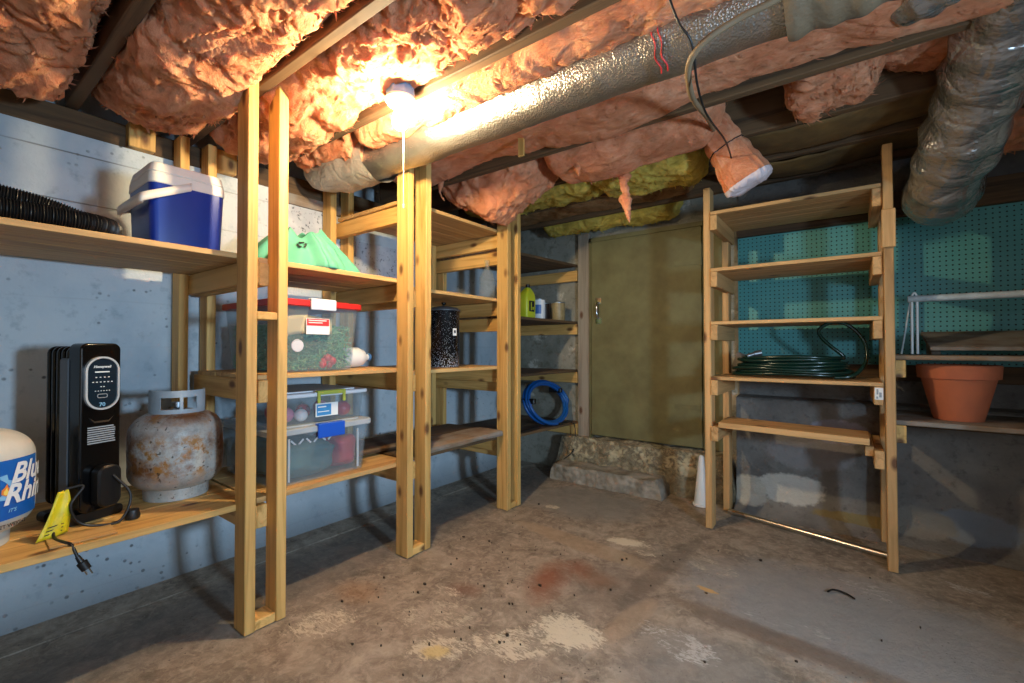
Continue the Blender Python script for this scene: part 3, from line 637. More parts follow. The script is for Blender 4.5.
o = MB().tube(spline([(.04, 1.29, 2.04), (-.06, 1.30, 1.96), (-.1435, 1.31, 1.935), (-.224, 1.31, 1.925), (-.309, 1.31, 1.90), (-.361, 1.34, 1.874), (-.39, 1.44, 1.865), (-.428, 1.65, 1.916), (-.455, 1.95, 1.99), (-.49, 2.2, 2.05)], 10), .0095, 10).build('electric_cable', 'grey_cable', smooth=60); props(o, 'thick grey cable bending down below the foil duct', 'cable')
o = MB().tube(spline([(-.40, 1.22, 2.06), (-.37, 1.26, 1.95), (-.345, 1.30, 1.90), (-.36, 1.42, 1.84), (-.375, 1.60, 1.83), (-.40, 2.0, 1.90), (-.43, 2.30, 1.92), (-.42, 2.33, 1.85)], 10), .0035, 8).build('thin_wire', 'black_rubber', smooth=60); props(o, 'thin black wire hanging from the foil duct to the hanging pink batt', 'wire')

# ------------------------------------------------------------------ insulation
def batt(name, mat, label, x0, x1, y0, y1, zb, amp=.05, seed=0, ztop=2.25, step=.009, rnd=.55, sag=None, shift=None, cat='insulation', freq=1.0, group='pink insulation batts between the joists', edge=.10, stretch=(1, 1, 1), ruff=1.0, tufts=2600):
    nxx = max(8, int((x1 - x0) / step)); yc, hy = (y0 + y1) / 2, (y1 - y0) / 2
    th = np.linspace(0, PI, 400); c = np.sign(np.cos(th)) * abs(np.cos(th)) ** rnd; s_ = abs(np.sin(th)) ** rnd
    D = ztop - zb; arc = np.concatenate([[0], np.cumsum(np.hypot(np.diff(c) * hy, np.diff(s_) * D))]); nyy = max(10, int(arc[-1] / step))
    tt = np.interp(np.linspace(0, arc[-1], nyy), arc, np.arange(400)); c = np.interp(tt, np.arange(400), c); s_ = np.interp(tt, np.arange(400), s_)
    X = np.linspace(x0, x1, nxx); P = np.zeros((nxx, nyy, 3)); Nn = np.zeros_like(P)
    for i, x in enumerate(X):
        e = min(1, max(1e-3, min(x - x0, x1 - x) / edge)); k = (1 - (1 - e) ** 2.2) ** .5
        zz = zb if sag is None else zb - sag(x)
        P[i, :, 0] = x; P[i, :, 1] = yc + hy * c * (.35 + .65 * k); P[i, :, 2] = ztop - (ztop - zz) * s_ * k
        Nn[i, :, 1] = c * abs(c) ** 1.5; Nn[i, :, 2] = -abs(s_) ** 1.0; Nn[i, :, 0] = (-1 if x - x0 < x1 - x else 1) * (1 - e) * .8
    Nn /= np.maximum(np.linalg.norm(Nn, axis=2), 1e-6)[..., None]
    q = (P.reshape(-1, 3) + seed * 3.17) * np.array(stretch) * freq
    q = q + pvec(q * 5) * .06
    wv = np.stack([pn(q * 2.3), pn(q * 2.3 + 7), pn(q * 2.3 + 13)], 1); q3 = q * np.array((.6, 1.2, 1.0)) + wv * .12
    t1 = pn(q3 * 4.5 + 3) * 2.2; t2 = pn(q3 * 10 + 8) * 1.8; fr = lambda t: np.minimum(t - np.floor(t), (1 - (t - np.floor(t))) * 6)
    d = abs(pn(q * 4)) * .9 + fr(t1) * .34 * ruff + fr(t2) * .24 * ruff + abs(pn(q3 * 22 + 5)) * .20 + abs(pn(q3 * 48 + 2)) * .10 + pn(q3 * np.array((30, 80, 80))) * .08 - .30
    mask = np.clip((ztop - P[..., 2]) / .06, 0, 1)
    P += Nn * (d.reshape(nxx, nyy) * amp * 1.5 * mask)[..., None]
    P += (pvec(q * 17).reshape(nxx, nyy, 3) * amp * .14) * mask[..., None]
    if shift is not None: P = shift(P)
    P[..., 2] = np.minimum(P[..., 2], 2.26)
    mb = MB().grid(P)
    mb.f += [tuple(i * nyy + j for j in range(nyy)) for i in (0,)] + [tuple((nxx - 1) * nyy + j for j in reversed(range(nyy)))]
    mb.f += [(i * nyy, (i + 1) * nyy, (i + 1) * nyy + nyy - 1, i * nyy + nyy - 1) for i in range(nxx - 1)]
    rg = np.random.RandomState(seed + 50); cnt = int(tufts * 2.0 * ruff ** 2 * (x1 - x0) * (y1 - y0)); ii = rg.randint(2, nxx - 2, cnt); jj = rg.randint(2, nyy - 2, cnt)
    for i, j in zip(ii, jj):
        p = P[i, j]; tu = P[i + 1, j] - P[i - 1, j]; tv = P[i, j + 1] - P[i, j - 1]; nn = np.cross(tu, tv); ln = np.linalg.norm(nn)
        if ln < 1e-9 or mask[i, j] < 1: continue
        nn /= ln
        if nn @ Nn[i, j] < 0: nn = -nn
        a = rg.uniform(-.9, .9) + 2.2 * wv[i * nyy + j, 0]; t_ = tu / np.linalg.norm(tu) * math.cos(a) + tv / max(np.linalg.norm(tv), 1e-9) * math.sin(a)
        L = rg.uniform(.012, .045); w_ = np.cross(nn, t_) * (.0005 + .0045 * rg.rand() ** 2); li = rg.uniform(.3, .95)
        mb.add([p - nn * .003 - w_, p - nn * .003 + w_, p + t_ * L * .5 + nn * L * .17 * li + w_ * .8, p + t_ * L * .5 + nn * L * .17 * li - w_ * .8, p + t_ * L + nn * L * .24 * li], [(0, 1, 2, 3), (3, 2, 4)])
    o = mb.build(name, mat, smooth=180, recalc=False); return props(o, label, cat, group)
I = 'insulation_batt'
batt(I, 'pink', 'pink fluffy batt nearest the viewer in the upper left corner', -2.36, -.6, -.02, .345, 1.985, .05, 1, sag=lambda x: -.05 + .06 * math.exp(-((x + 2.2) / .35) ** 2))
batt(I, 'pink', 'broad pink batt hanging over the cooler between the first two joists', -2.53, -.3, .42, .785, 2.03, .035, 2, sag=lambda x: .075 * math.exp(-((x + 2.0) / .32) ** 2), edge=.16)
batt(I, 'pink', 'brightly lit pink batt right beside the bare bulb', -2.46, .1, .832, 1.175, 2.045, .035, 3, sag=lambda x: .085 * math.exp(-((x + 2.05) / .3) ** 2))
batt(I, 'pink', 'pink batt showing in the gap above the long foil duct', -1.90, -.1, 1.222, 1.385, 2.012, .02, 4)
batt(I, 'pink', 'torn pink lump stuffed in the open left end of the foil duct', -2.42, -1.90, 1.235, 1.40, 2.015, .045, 5, edge=.06)
batt(I, 'pink', 'long smooth pink batt just beyond the foil duct', -2.2, 1.2, 1.59, 1.945, 2.04, .022, 6, freq=.6, sag=lambda x: .02 * math.sin(x * 5) + .045 * math.exp(-((x + .75) / .3) ** 2), ruff=.5)
batt(I, 'pink', 'pink batt with a sagging belly beyond the pale hanging scraps', -1.34, -.45, 1.99, 2.345, 2.03, .026, 7, freq=.6, sag=lambda x: .06 * math.exp(-((x + 1.05) / .35) ** 2), ruff=.6)
batt(I, 'pink', 'pink batt crumpled on top of the third bay\'s highest shelf', -2.14, -1.36, 2.0, 2.345, 2.03, .04, 8, sag=lambda x: .165 * math.exp(-((x + 1.74) / .26) ** 2), ruff=.9)
batt(I, 'pink', 'small ragged pink lump in the dark gap above the rack', -.20, .12, 2.04, 2.30, 2.03, .05, 9, tufts=6000)
batt(I, 'pink', 'brown pink batt right of the ragged lump, beside the foil duct', .08, 1.2, 2.0, 2.34, 2.12, .04, 10)
batt(I, 'pink', 'dark pink batt hanging behind the sagging foil duct', .45, 1.25, 2.8, 3.1, 1.98, .04, 11)
Y = 'yellow insulation near the door'
batt('yellow_insulation_batt', 'yellow', 'bright yellow batt at the left of the hanging pink bundle', -1.25, -.60, 2.39, 2.735, 1.995, .035, 12, group=Y)
batt('yellow_insulation_batt', 'yellow', 'long dull yellow batt above the third posts', -2.3, -1.2, 2.39, 2.735, 2.03, .03, 13, group=Y)
batt('yellow_insulation_batt', 'yellow', 'sagging yellow batt directly above the olive door', -2.1, -.95, 3.16, 3.40, 2.01, .035, 14, group=Y)
batt('yellow_insulation_batt', 'tan', 'brown papered batt one joist in front of the door', -2.3, -.75, 2.785, 3.10, 2.05, .02, 15, group=Y, freq=.6, ruff=.5)
def paper(name, pts, w, label):
    P = []
    for i, p in enumerate(spline(pts, 10)):
        P.append([(p[0], p[1] - w / 2 + w * k / 8, p[2] - .012 * math.sin(PI * k / 8)) for k in range(9)])
    P = np.array(P); q = P.reshape(-1, 3); P[..., 2] += (pn(q * 12) * .008).reshape(P.shape[:2])
    o = MB().grid(P).build(name, 'kraft_paper', smooth=180); s_ = o.modifiers.new('thickness', 'SOLIDIFY'); s_.thickness = .003; return props(o, label, 'paper')
paper('kraft_paper_facing', [(-.5, 2.56, 2.09), (-.2, 2.56, 2.06), (.1, 2.56, 2.075), (.6, 2.56, 2.12)], .30, 'brown kraft paper sheet under the joists above the rack')
paper('kraft_paper_facing', [(-.6, 2.94, 2.09), (-.2, 2.94, 2.05), (.15, 2.94, 2.08), (.8, 2.94, 2.12)], .28, 'brown kraft paper sheet against the wall above the rack')
# bundle hanging by its cord
def bundle():
    A, B = np.array((-.525, 2.30, 2.14)), np.array((-.372, 2.36, 1.835)); ax = (B - A) / np.linalg.norm(B - A)
    u = np.cross(ax, (0, 1, 0)); u /= np.linalg.norm(u); w = np.cross(ax, u); n, k = 70, 60; P = np.zeros((n, k + 1, 3))
    for i in range(n):
        f = i / (n - 1); sc = (.62 + .38 * f) * (1 - .10 * math.exp(-((f - .45) / .06) ** 2))
        for j in range(k + 1):
            a = 2 * PI * j / k; c, s_ = math.cos(a), math.sin(a)
            P[i, j] = A + ax * np.linalg.norm(B - A) * f + u * .092 * sc * np.sign(c) * abs(c) ** .6 + w * .085 * sc * np.sign(s_) * abs(s_) ** .6
    q = P.reshape(-1, 3); loc = (q - A); q2 = np.stack([loc @ u * 60, loc @ w * 60, loc @ ax * 6], 1)
    ang = np.arctan2(loc @ w, loc @ u); d = abs(pn(np.stack([ang * 5.5, loc @ ax * 5, ang * 0], 1))) * .022 + abs(pn(np.stack([ang * 13, loc @ ax * 9, ang * 0 + 4], 1))) * .010 + abs(pn(q * 14)) * .010; ctr = A + np.outer(loc @ ax, ax); nn = q - ctr; nn /= np.linalg.norm(nn, axis=1)[:, None]
    P = (q + nn * d[:, None]).reshape(P.shape); P[:, -1] = P[:, 0]
    root = empty('hanging_insulation_bundle', tuple(A), 'pink insulation bundle tied with wire, hanging beside the top of the rack', 'insulation')
    MB().grid(P).build('batt', 'pink', root, smooth=180)
    E = P[-1, :-1]; c0 = E.mean(0); rings = [E + (c0 - E) * t + ax * l_ for t, l_ in ((-.02, -.004), (.0, .012), (.12, .022), (.4, .028), (.7, .028), (.95, .027))]; rg = np.array(rings); rg = np.concatenate([rg, rg[:, :1]], 1)
    qq = rg.reshape(-1, 3); rg[1:] += (ax * (pn(qq * 45) * .016)[:, None]).reshape(rg.shape)[1:]; rg[:, -1] = rg[:, 0]
    mb = MB().grid(rg); kk = rg.shape[1]; mb.f.append(tuple(5 * kk + j for j in range(kk - 1))); mb.build('white_facing', 'batt_facing', root, smooth=180)
    i = int(.45 * (n - 1)); MB().tube([tuple(p + (p - P[i].mean(0)) * .03) for p in P[i]], .0025, 6).build('tie_wire', 'black_rubber', root)
bundle()
def rag(name, pts, rad, label, mat='pink'):
    p = spline(pts, 8); N = len(p); rs = np.interp(np.linspace(0, 1, N), np.linspace(0, 1, len(rad)), rad)
    o = duct(p, list(rs), '', .006, 60, 14).build(name, mat, smooth=180); props(o, label, 'insulation')
rag('insulation_strand', [(-.985, 2.30, 2.10), (-.975, 2.30, 2.02), (-.965, 2.30, 1.97), (-.97, 2.30, 1.94), (-.955, 2.30, 1.88), (-.96, 2.30, 1.85), (-.95, 2.30, 1.80), (-.945, 2.30, 1.765), (-.935, 2.30, 1.72)], [.018, .020, .036, .020, .015, .032, .020, .014, .004], 'long knotted pale strand dangling in front of the door', 'pink')
rag('insulation_strand', [(-1.11, 2.05, 2.04), (-1.115, 2.05, 2.0), (-1.11, 2.05, 1.97), (-1.105, 2.05, 1.93)], [.006, .012, .014, .003], 'short pale tuft dangling left of the long knotted strand', 'pink')
rag('insulation_strand', [(-1.97, 1.92, 2.06), (-1.965, 1.9, 2.0), (-1.95, 1.9, 1.955), (-1.925, 1.9, 1.925)], [.014, .009, .006, .003], 'thin curled pale scrap dangling beside the second posts', 'pink')
o = MB().box(-1.236, -1.206, 1.70, 1.71, 1.945, 2.05).build('wood_tag', 'pinez'); props(o, 'small pale wooden tag hanging below the foil duct', 'wood scrap')

# ------------------------------------------------------------------ upper left shelf: hose and cooler
ZU = 1.408
HOSES = ([(-2.035, -.75, ZU + .035), (-2.04, -.1, ZU + .035), (-2.045, .18, ZU + .035), (-2.03, .32, ZU + .035), (-1.975, .395, ZU + .035), (-1.92, .34, ZU + .035), (-1.91, .2, ZU + .035), (-1.908, -.1, ZU + .035), (-1.91, -.75, ZU + .035)],
         [(-1.972, -.75, ZU + .094), (-1.974, -.1, ZU + .094), (-1.978, .08, ZU + .092), (-1.985, .22, ZU + .080), (-1.985, .30, ZU + .06), (-1.98, .36, ZU + .04)])
hm_ = MB()
for HP in HOSES:
    p = spline(HP, 90)
    d = np.concatenate([[0], np.cumsum([np.linalg.norm(p[i + 1] - p[i]) for i in range(len(p) - 1)])]); N = int(d[-1] / .0014); tq = np.linspace(0, d[-1], N)
    pp_ = np.stack([np.interp(tq, d, np.array(p)[:, k]) for k in range(3)], 1)
    hm_.tube([tuple(a) for a in pp_], [.0295 + .003 * math.sin(t / .0066 * 2 * PI) for t in tq], 14)
o = hm_.build('corrugated_hose', 'black_rubber', smooth=60); props(o, 'black corrugated hose doubled back on the upper left shelf', 'hose')
CO = empty('cooler', (-2.08, .62, ZU), 'blue picnic cooler with white lid and white carry handle on upper shelf', 'cooler')
cx, cy = -2.09, .617
def rbox(mb, w, l, r, z0, z1, w2=None, l2=None, n=6):
    a = rrect(w, l, r, n); b = rrect(w2 or w, l2 or l, r, n); k = len(a)
    return mb.add([(cx + x, cy + y, z0) for x, y in a] + [(cx + x, cy + y, z1) for x, y in b], [tuple(reversed(range(k))), tuple(range(k, 2 * k))] + [(i, (i + 1) % k, k + (i + 1) % k, k + i) for i in range(k)])
rbox(MB(), .124, .112, .026, ZU, ZU + .235, .132, .120).build('body', 'cooler_blue', CO, smooth=50)
lid = rbox(MB(), .135, .123, .026, ZU + .228, ZU + .268, .133, .121); rbox(lid, .133, .121, .026, ZU + .268, ZU + .305, .124, .112); lid.build('lid', 'cooler_white', CO, smooth=50, bevel=.004)
rbox(MB(), .06, .05, .015, ZU + .30, ZU + .312).build('lid_panel', 'cooler_white', CO, smooth=50)
hp = spline([(cx + .143, cy, ZU + .235), (cx + .145, cy - .07, ZU + .200), (cx + .143, cy - .135, ZU + .168), (cx + .12, cy - .146, ZU + .160), (cx, cy - .149, ZU + .158), (cx - .12, cy - .146, ZU + .160), (cx - .143, cy - .135, ZU + .168), (cx - .145, cy - .07, ZU + .200), (cx - .143, cy, ZU + .232)], 6)
hm = MB(); P = np.array([[(x, y, z - .015), (x, y, z + .015)] for x, y, z in hp])
ho = hm.grid(P).build('handle', 'cooler_white', CO, smooth=180); sm = ho.modifiers.new('thickness', 'SOLIDIFY'); sm.thickness = .012; sm.offset = 0

# ------------------------------------------------------------------ lower left shelf: tanks, heater
ZL = .464
def tank(name, c, r, mat, label, ht=.30, collar='tank_white', openings=((-.55, .05), )):
    x, y, z = c; t = empty(name, c, label, 'gas tank')
    pr = [(.001, .03)] + [(r * math.sin(a) ** .62, .03 + .075 * (1 - math.cos(a))) for a in np.linspace(.1, PI / 2, 12)]
    pr += [(r, .14), (r + .0015, ht * .56), (r + .0015, ht * .575), (r, ht * .59)]
    pr += [(r * math.cos(a) ** .62 + .0, ht * .74 + .09 * math.sin(a)) for a in np.linspace(0, PI / 2 - .12, 14)] + [(.001, ht * .74 + .09)]
    body = MB().lathe(pr, c, 64).build('tank_body', mat, t, smooth=50)
    MB().lathe([(.100, .0), (.106, .0), (.108, .04), (.102, .06), (.098, .05)], c, 48).build('foot_ring', mat, t, smooth=40)
    return t, body
t1, body = tank('propane_tank', (-2.07, .082, ZL), .160, 'tank_white', 'white gas tank with blue brand label at the left edge of the shelf', ht=.345)
tc = (-2.07, .082)
def wrap(r, base):
    return lambda a, b: (tc[0] + r * math.cos(base + a / r), tc[1] + r * math.sin(base + a / r), ZL + b)
m = MB(); N = 50; r1 = .1625
P = np.array([[wrap(r1, 0)(a, b) for b in (.092, .11, .22, .262)] for a in np.linspace(-.26, .20, N)])
lab = m.grid(P).build('label_band', 'logo_blue', t1, smooth=180)
LA = .58
sp = MB().add([wrap(r1 + .001, LA)(a - .035, b + .185) for a, b in [(.045 * math.cos(i * PI / 10) * (1 + .25 * (i % 2)), .035 * math.sin(i * PI / 10) * (1 + .3 * (i % 2))) for i in range(20)]], [tuple(range(20))]); sp.build('light_splash', 'logo_light', lab)
fl_ = [(0, -.02), (.010, -.014), (.012, -.004), (.006, .004), (.003, .016), (-.003, .006), (-.010, .0), (-.011, -.012)]
MB().add([wrap(r1 + .002, LA)(a - .005, b + .180) for a, b in fl_], [tuple(range(8))]).build('flame_mark', 'flame_orange', lab)
MB().add([wrap(r1 + .0026, LA)(a * .55 - .005, b * .6 + .175) for a, b in fl_], [tuple(range(8))]).build('flame_core', 'flame_yellow', lab)
m = MB(); text_mb(m, 'Blue', .078, lambda a, b: wrap(r1 + .003, LA)(a + .004, b + .195), .3, .0022); text_mb(m, 'Rhino', .078, lambda a, b: wrap(r1 + .003, LA)(a - .014, b + .136), .3, .0022)
m.build('lettering', 'print_white', lab)
m = MB(); text_mb(m, "IT'S", .014, lambda a, b: wrap(r1 + .003, LA)(a + .0, b + .112), .3, .0003); m.build('lettering', 'logo_light', lab)
m = MB(); text_mb(m, 'NET WEIGHT', .014, lambda a, b: wrap(r1 + .001, LA)(a - .03, b + .070), 0, .0003); m.build('lettering', 'print_black', lab)
t2, body = tank('propane_tank', (-2.16, .645, ZL), .155, 'rust', 'rusty grey gas tank on the low shelf beside the nearest posts', ht=.335)
c2 = (-2.16, .645, ZL)
def collar(t, c, z0, z1, r):
    m = MB(); fr = math.atan2(-c[1], -c[0])                       # the opening looks at the room's middle
    def seg(a0, a1, za, zb):
        n = 14; ring = []
        for i in range(n + 1):
            a = fr + a0 + (a1 - a0) * i / n; ring.append([(c[0] + q * math.cos(a), c[1] + q * math.sin(a), c[2] + z) for q, z in ((r, za), (r, zb), (r - .004, zb), (r - .004, za), (r, za))])
        m.grid(np.array(ring)); k = 5
        b = len(m.v) - (n + 1) * k; m.f += [tuple(b + j for j in range(4)), tuple(b + n * k + j for j in range(4))]
    seg(-1.9, 1.9, z0, z0 + .028); seg(-1.9, 1.9, z1 - .026, z1); seg(-1.9, -.62, z0 + .02, z1 - .02); seg(.75, 1.9, z0 + .02, z1 - .02); seg(.08, .2, z0 + .02, z1 - .02)
    m.build('collar', 'collar_paint', t, smooth=40)
    v = MB().lathe([(.001, 0), (.016, 0), (.016, .03), (.012, .035), (.012, .05), (.020, .052), (.020, .07), (.001, .072)], (c[0], c[1], c[2] + z0 - .02), 20); v.tube([(c[0], c[1], c[2] + z0 + .018), (c[0] + .035, c[1] - .02, c[2] + z0 + .018)], .011, 12)
    v.build('valve', 'galvanized', t, smooth=40)
collar(t2, c2, .318, .418, .092); collar(t1, (tc[0], tc[1], ZL), .335, .40, .07)
# oil heater: the control panel looks out of the shelf, fins run back to the wall
HY, HX = .390, -2.035
HT = empty('oil_heater', (HX, HY, ZL), 'black oil-filled radiator heater with control panel on the low shelf', 'heater')
Z0, Z1 = ZL + .035, ZL + .60
yaw = Matrix.Rotation(R(18), 4, 'Z')
def hp_(x, y, z): v = yaw @ Vector((x, y, 0)); return (HX + v.x, HY + v.y, z)
zc = (Z0 + Z1) / 2; hh = (Z1 - Z0) / 2
MB().prism(rrect(.058, hh, .022), lambda a, b, d: hp_(d, a, zc + b), -.065, 0).build('front_panel', 'black_enamel', HT, smooth=40, bevel=.005, seg=2)
for k in range(5):
    x = -.078 - k * .026
    MB().prism(rrect(.052, hh - .010, .025), lambda a, b, d: hp_(d, a, zc + b), x - .014, x).build('fin', 'black_enamel', HT, smooth=40, bevel=.004)
MB().prism(rrect(.012, hh - .05, .01), lambda a, b, d: hp_(d, a - .050, zc + b), -.10, -.06).build('side_strip', 'grey_side', HT, smooth=40)
for x in (-.04, -.16): MB().prism(rrect(.080, .016, .012), lambda a, b, d: hp_(d, a, ZL + .017 + b), x - .02, x + .02).build('foot', 'black_matte', HT, smooth=40)
zp = Z1 - .135
def ringmb(w, h, r, t, d0, d1, zc_):
    a, b = rrect(w, h, r, 8), rrect(w - t, h - t, r - t, 8); k = len(a); m = MB()
    m.add([hp_(d0, x, zc_ + z) for x, z in a] + [hp_(d1, x, zc_ + z) for x, z in a] + [hp_(d1, x, zc_ + z) for x, z in b] + [hp_(d0, x, zc_ + z) for x, z in b],
          [(j * k + i, j * k + (i + 1) % k, (j + 1) * k + (i + 1) % k, (j + 1) * k + i) for j in range(3) for i in range(k)]); return m
cp = MB().prism(rrect(.043, .083, .042, 8), lambda a, b, d: hp_(d, a, zp + b), -.002, .006).build('control_panel', 'panel_blue', HT, smooth=40)
ringmb(.049, .090, .048, .006, -.001, .010, zp).build('panel_rim', 'satin_silver', HT, smooth=60)
m = MB(); pf = lambda dx, dz: (lambda a, b: hp_(.0068, a + dx, zp + dz + b))
text_mb(m, 'Honeywell', .0115, pf(0, .052), .3, .0003, True)
m.add([hp_(.0068, a, zp + b) for a, b in ((-.022, .036), (.02, .036), (.02, .040), (-.022, .040))], [(0, 1, 2, 3)])
def dots(n, z, w, s):
    for i in range(n):
        a = -w + 2 * w * i / (n - 1); m.add([hp_(.0068, a + q * s, zp + z + p_ * s * .6) for q, p_ in ((-1, -1), (1, -1), (1, 1), (-1, 1))], [(0, 1, 2, 3)])
dots(4, .020, .018, .0024); dots(6, .004, .027, .0024); dots(2, -.012, .004, .0024); dots(6, -.026, .02, .0018)
m.build('panel_printing', 'print_white', cp)
ringmb(.015, .007, .006, .002, .006, .0075, zp - .043).build('button', 'print_grey', cp)
m = MB(); text_mb(m, '70', .018, pf(0, -.078), 0, .0003, True); m.build('display_digits', 'logo_light', cp)
MB().prism([(-.034 + .0, .0), (-.02, -.012), (.02, -.012), (.034, 0), (.02, -.018), (-.02, -.018)], lambda a, b, d: hp_(d, a, zp - .115 + b), 0, .005).build('chrome_smile', 'chrome', HT)
m = MB()
for k in range(8): 
    q = random.uniform(.0, .008); m.add([hp_(.0012, a, zp - .150 - k * .0075 + b) for a, b in ((-.038, 0), (.042 - q, 0), (.042 - q, .0042), (-.038, .0042))], [(0, 1, 2, 3)])
m.build('warning_text', 'print_grey', HT)
MB().prism(rrect(.034, .07, .028, 8), lambda a, b, d: hp_(d, a + .005, Z0 + .085 + b), 0, .045).build('cord_box', 'black_matte', HT, smooth=40, bevel=.006)
def hs(y, dx, z): v = hp_(dx, y, z); return v
cord = spline([(-1.995, .415, .62), (-1.965, .455, .55), (-1.955, .43, .475), (-1.965, .375, ZL + .005), (-1.972, .328, .492), (-1.968, .308, .552), (-1.975, .338, .602), (-1.982, .312, .604), (-1.984, .292, .594), (-1.985, .277, .53), (-1.95, .268, .474), (-1.885, .279, ZL + .005), (-1.848, .291, ZL + .002), (-1.836, .303, .43)], 8)
cd = MB().tube(cord, .0042, 8).build('power_cord', 'black_rubber', HT, smooth=60)
pa, pb = np.array((-1.836, .303, .43)), np.array((-1.828, .322, .388)); dv = (pb - pa) / np.linalg.norm(pb - pa)
MB().tube([tuple(pa), tuple(pa + dv * .02), tuple(pa + dv * .022), tuple(pb)], [.006, .008, .013, .012], 10).build('plug', 'black_rubber', cd, smooth=40)
m = MB()
for s_ in (-.006, .006): m.tube([tuple(pb + np.array((0, s_, 0))), tuple(pb + dv * .018 + np.array((0, s_, 0)))], .0022, 6)
m.build('prong', 'chrome', cd)
m = MB().lathe([(.001, 0), (.020, 0), (.022, .01), (.018, .03), (.001, .032)], (-1.97, .462, ZL + .001), 16); m.build('cord_clip', 'black_rubber', HT, smooth=40)
tg = np.array([[np.array((-1.978, .292, .600)) * (1 - f) + np.array((-1.958, .266, ZL + .004)) * f + (j - 2.5) / 2.5 * (.014 + .027 * f ** .8) * np.array((-.35, .9, .05)) + np.array((.004 * math.sin(j * 1.5 + f * 4), .004 * math.sin(f * PI), 0)) for j in range(6)] for f in np.linspace(0, 1, 14)])
to = MB().grid(tg).build('warning_tag', 'tag_yellow', cd, smooth=180); q = to.modifiers.new('thickness', 'SOLIDIFY'); q.thickness = .002
q = np.array([hs(-.118, .175, 0), hs(-.135, .2, 0)])
tn = tg[10:13]; m = MB()
for rr_ in range(3):
    a, b = tn[rr_][1] * .9 + tn[rr_][2] * .1, tn[rr_][4]; up_ = np.array((.005, -.001, .001)); w_ = (tn[rr_][0] * 0 + np.array((.0, 0, .003)))
    m.add([a + up_, b + up_, b + up_ + w_, a + up_ + w_], [(0, 1, 2, 3)])
m.build('tag_printing', 'print_black', to)
o = MB().box(-1.955, -1.855, .25, .40, ZL + .0005, ZL + .0035, Matrix.Rotation(R(-2), 4, 'Z')).build('plywood_scrap', 'plywoody'); props(o, 'thin flat scrap of plywood on the shelf in front of the heater', 'wood scrap')

# ------------------------------------------------------------------ storage boxes in the second bay
def bin_shell(mb, x0, x1, y0, y1, z0, z1, tp, r=.03, th=.003):
    cx_, cy_, w, l = (x0 + x1) / 2, (y0 + y1) / 2, (x1 - x0) / 2, (y1 - y0) / 2
    rings = [(w - tp, l - tp, z0), (w, l, z1), (w - th, l - th, z1), (w - tp - th, l - tp - th, z0 + th)]
    k = None; vs = []
    for a, b, z in rings:
        p = [(cx_ + x, cy_ + y, z) for x, y in rrect(a, b, r, 5)]; k = len(p); vs += p
    return mb.add(vs, [tuple(reversed(range(k))), tuple(3 * k + i for i in range(k))] + [(j * k + i, j * k + (i + 1) % k, (j + 1) * k + (i + 1) % k, (j + 1) * k + i) for j in range(3) for i in range(k)])
def slab(x0, x1, y0, y1, z0, z1, r=.03):
    return MB().prism([((x0 + x1) / 2 + a, (y0 + y1) / 2 + b) for a, b in rrect((x1 - x0) / 2, (y1 - y0) / 2, r, 5)], lambda a, b, d: (a, b, d), z0, z1)
def storage(name, label, x0, x1, y0, y1, z0, z1, lidmat, lh, latchmat, ly, lw, tp=.015):
    t = empty(name, ((x0 + x1) / 2, (y0 + y1) / 2, z0), label, 'storage box')
    bin_shell(MB(), x0, x1, y0, y1, z0, z1, tp).build('tub', 'bin_plastic', t, smooth=40)
    ld = slab(x0 - .010, x1 + .012, y0 - .012, y1 + .012, z1, z1 + lh); 
    l = ld.build('lid', lidmat, t, smooth=40, bevel=.004)
    slab(x0 + .03, x1 - .03, y0 + .03, y1 - .03, z1 + lh, z1 + lh + .006).build('lid_panel', lidmat, l, smooth=40)
    m = MB()
    for k in range(2): m.box(x1 - .006, x1 + .006, (y0, y1)[k] - .006 + (.06, -.06)[k], (y0, y1)[k] + .006 + (.06, -.06)[k], z0 + .03, z1)
    return t
def latch(t, mat, x, y0, y1, z0, z1):
    m = MB().box(x, x + .012, y0, y1, z0, z1).box(x - .02, x + .012, y0, y1, z1 - .006, z1 + .004); return m.build('latch', mat, t, bevel=.003)
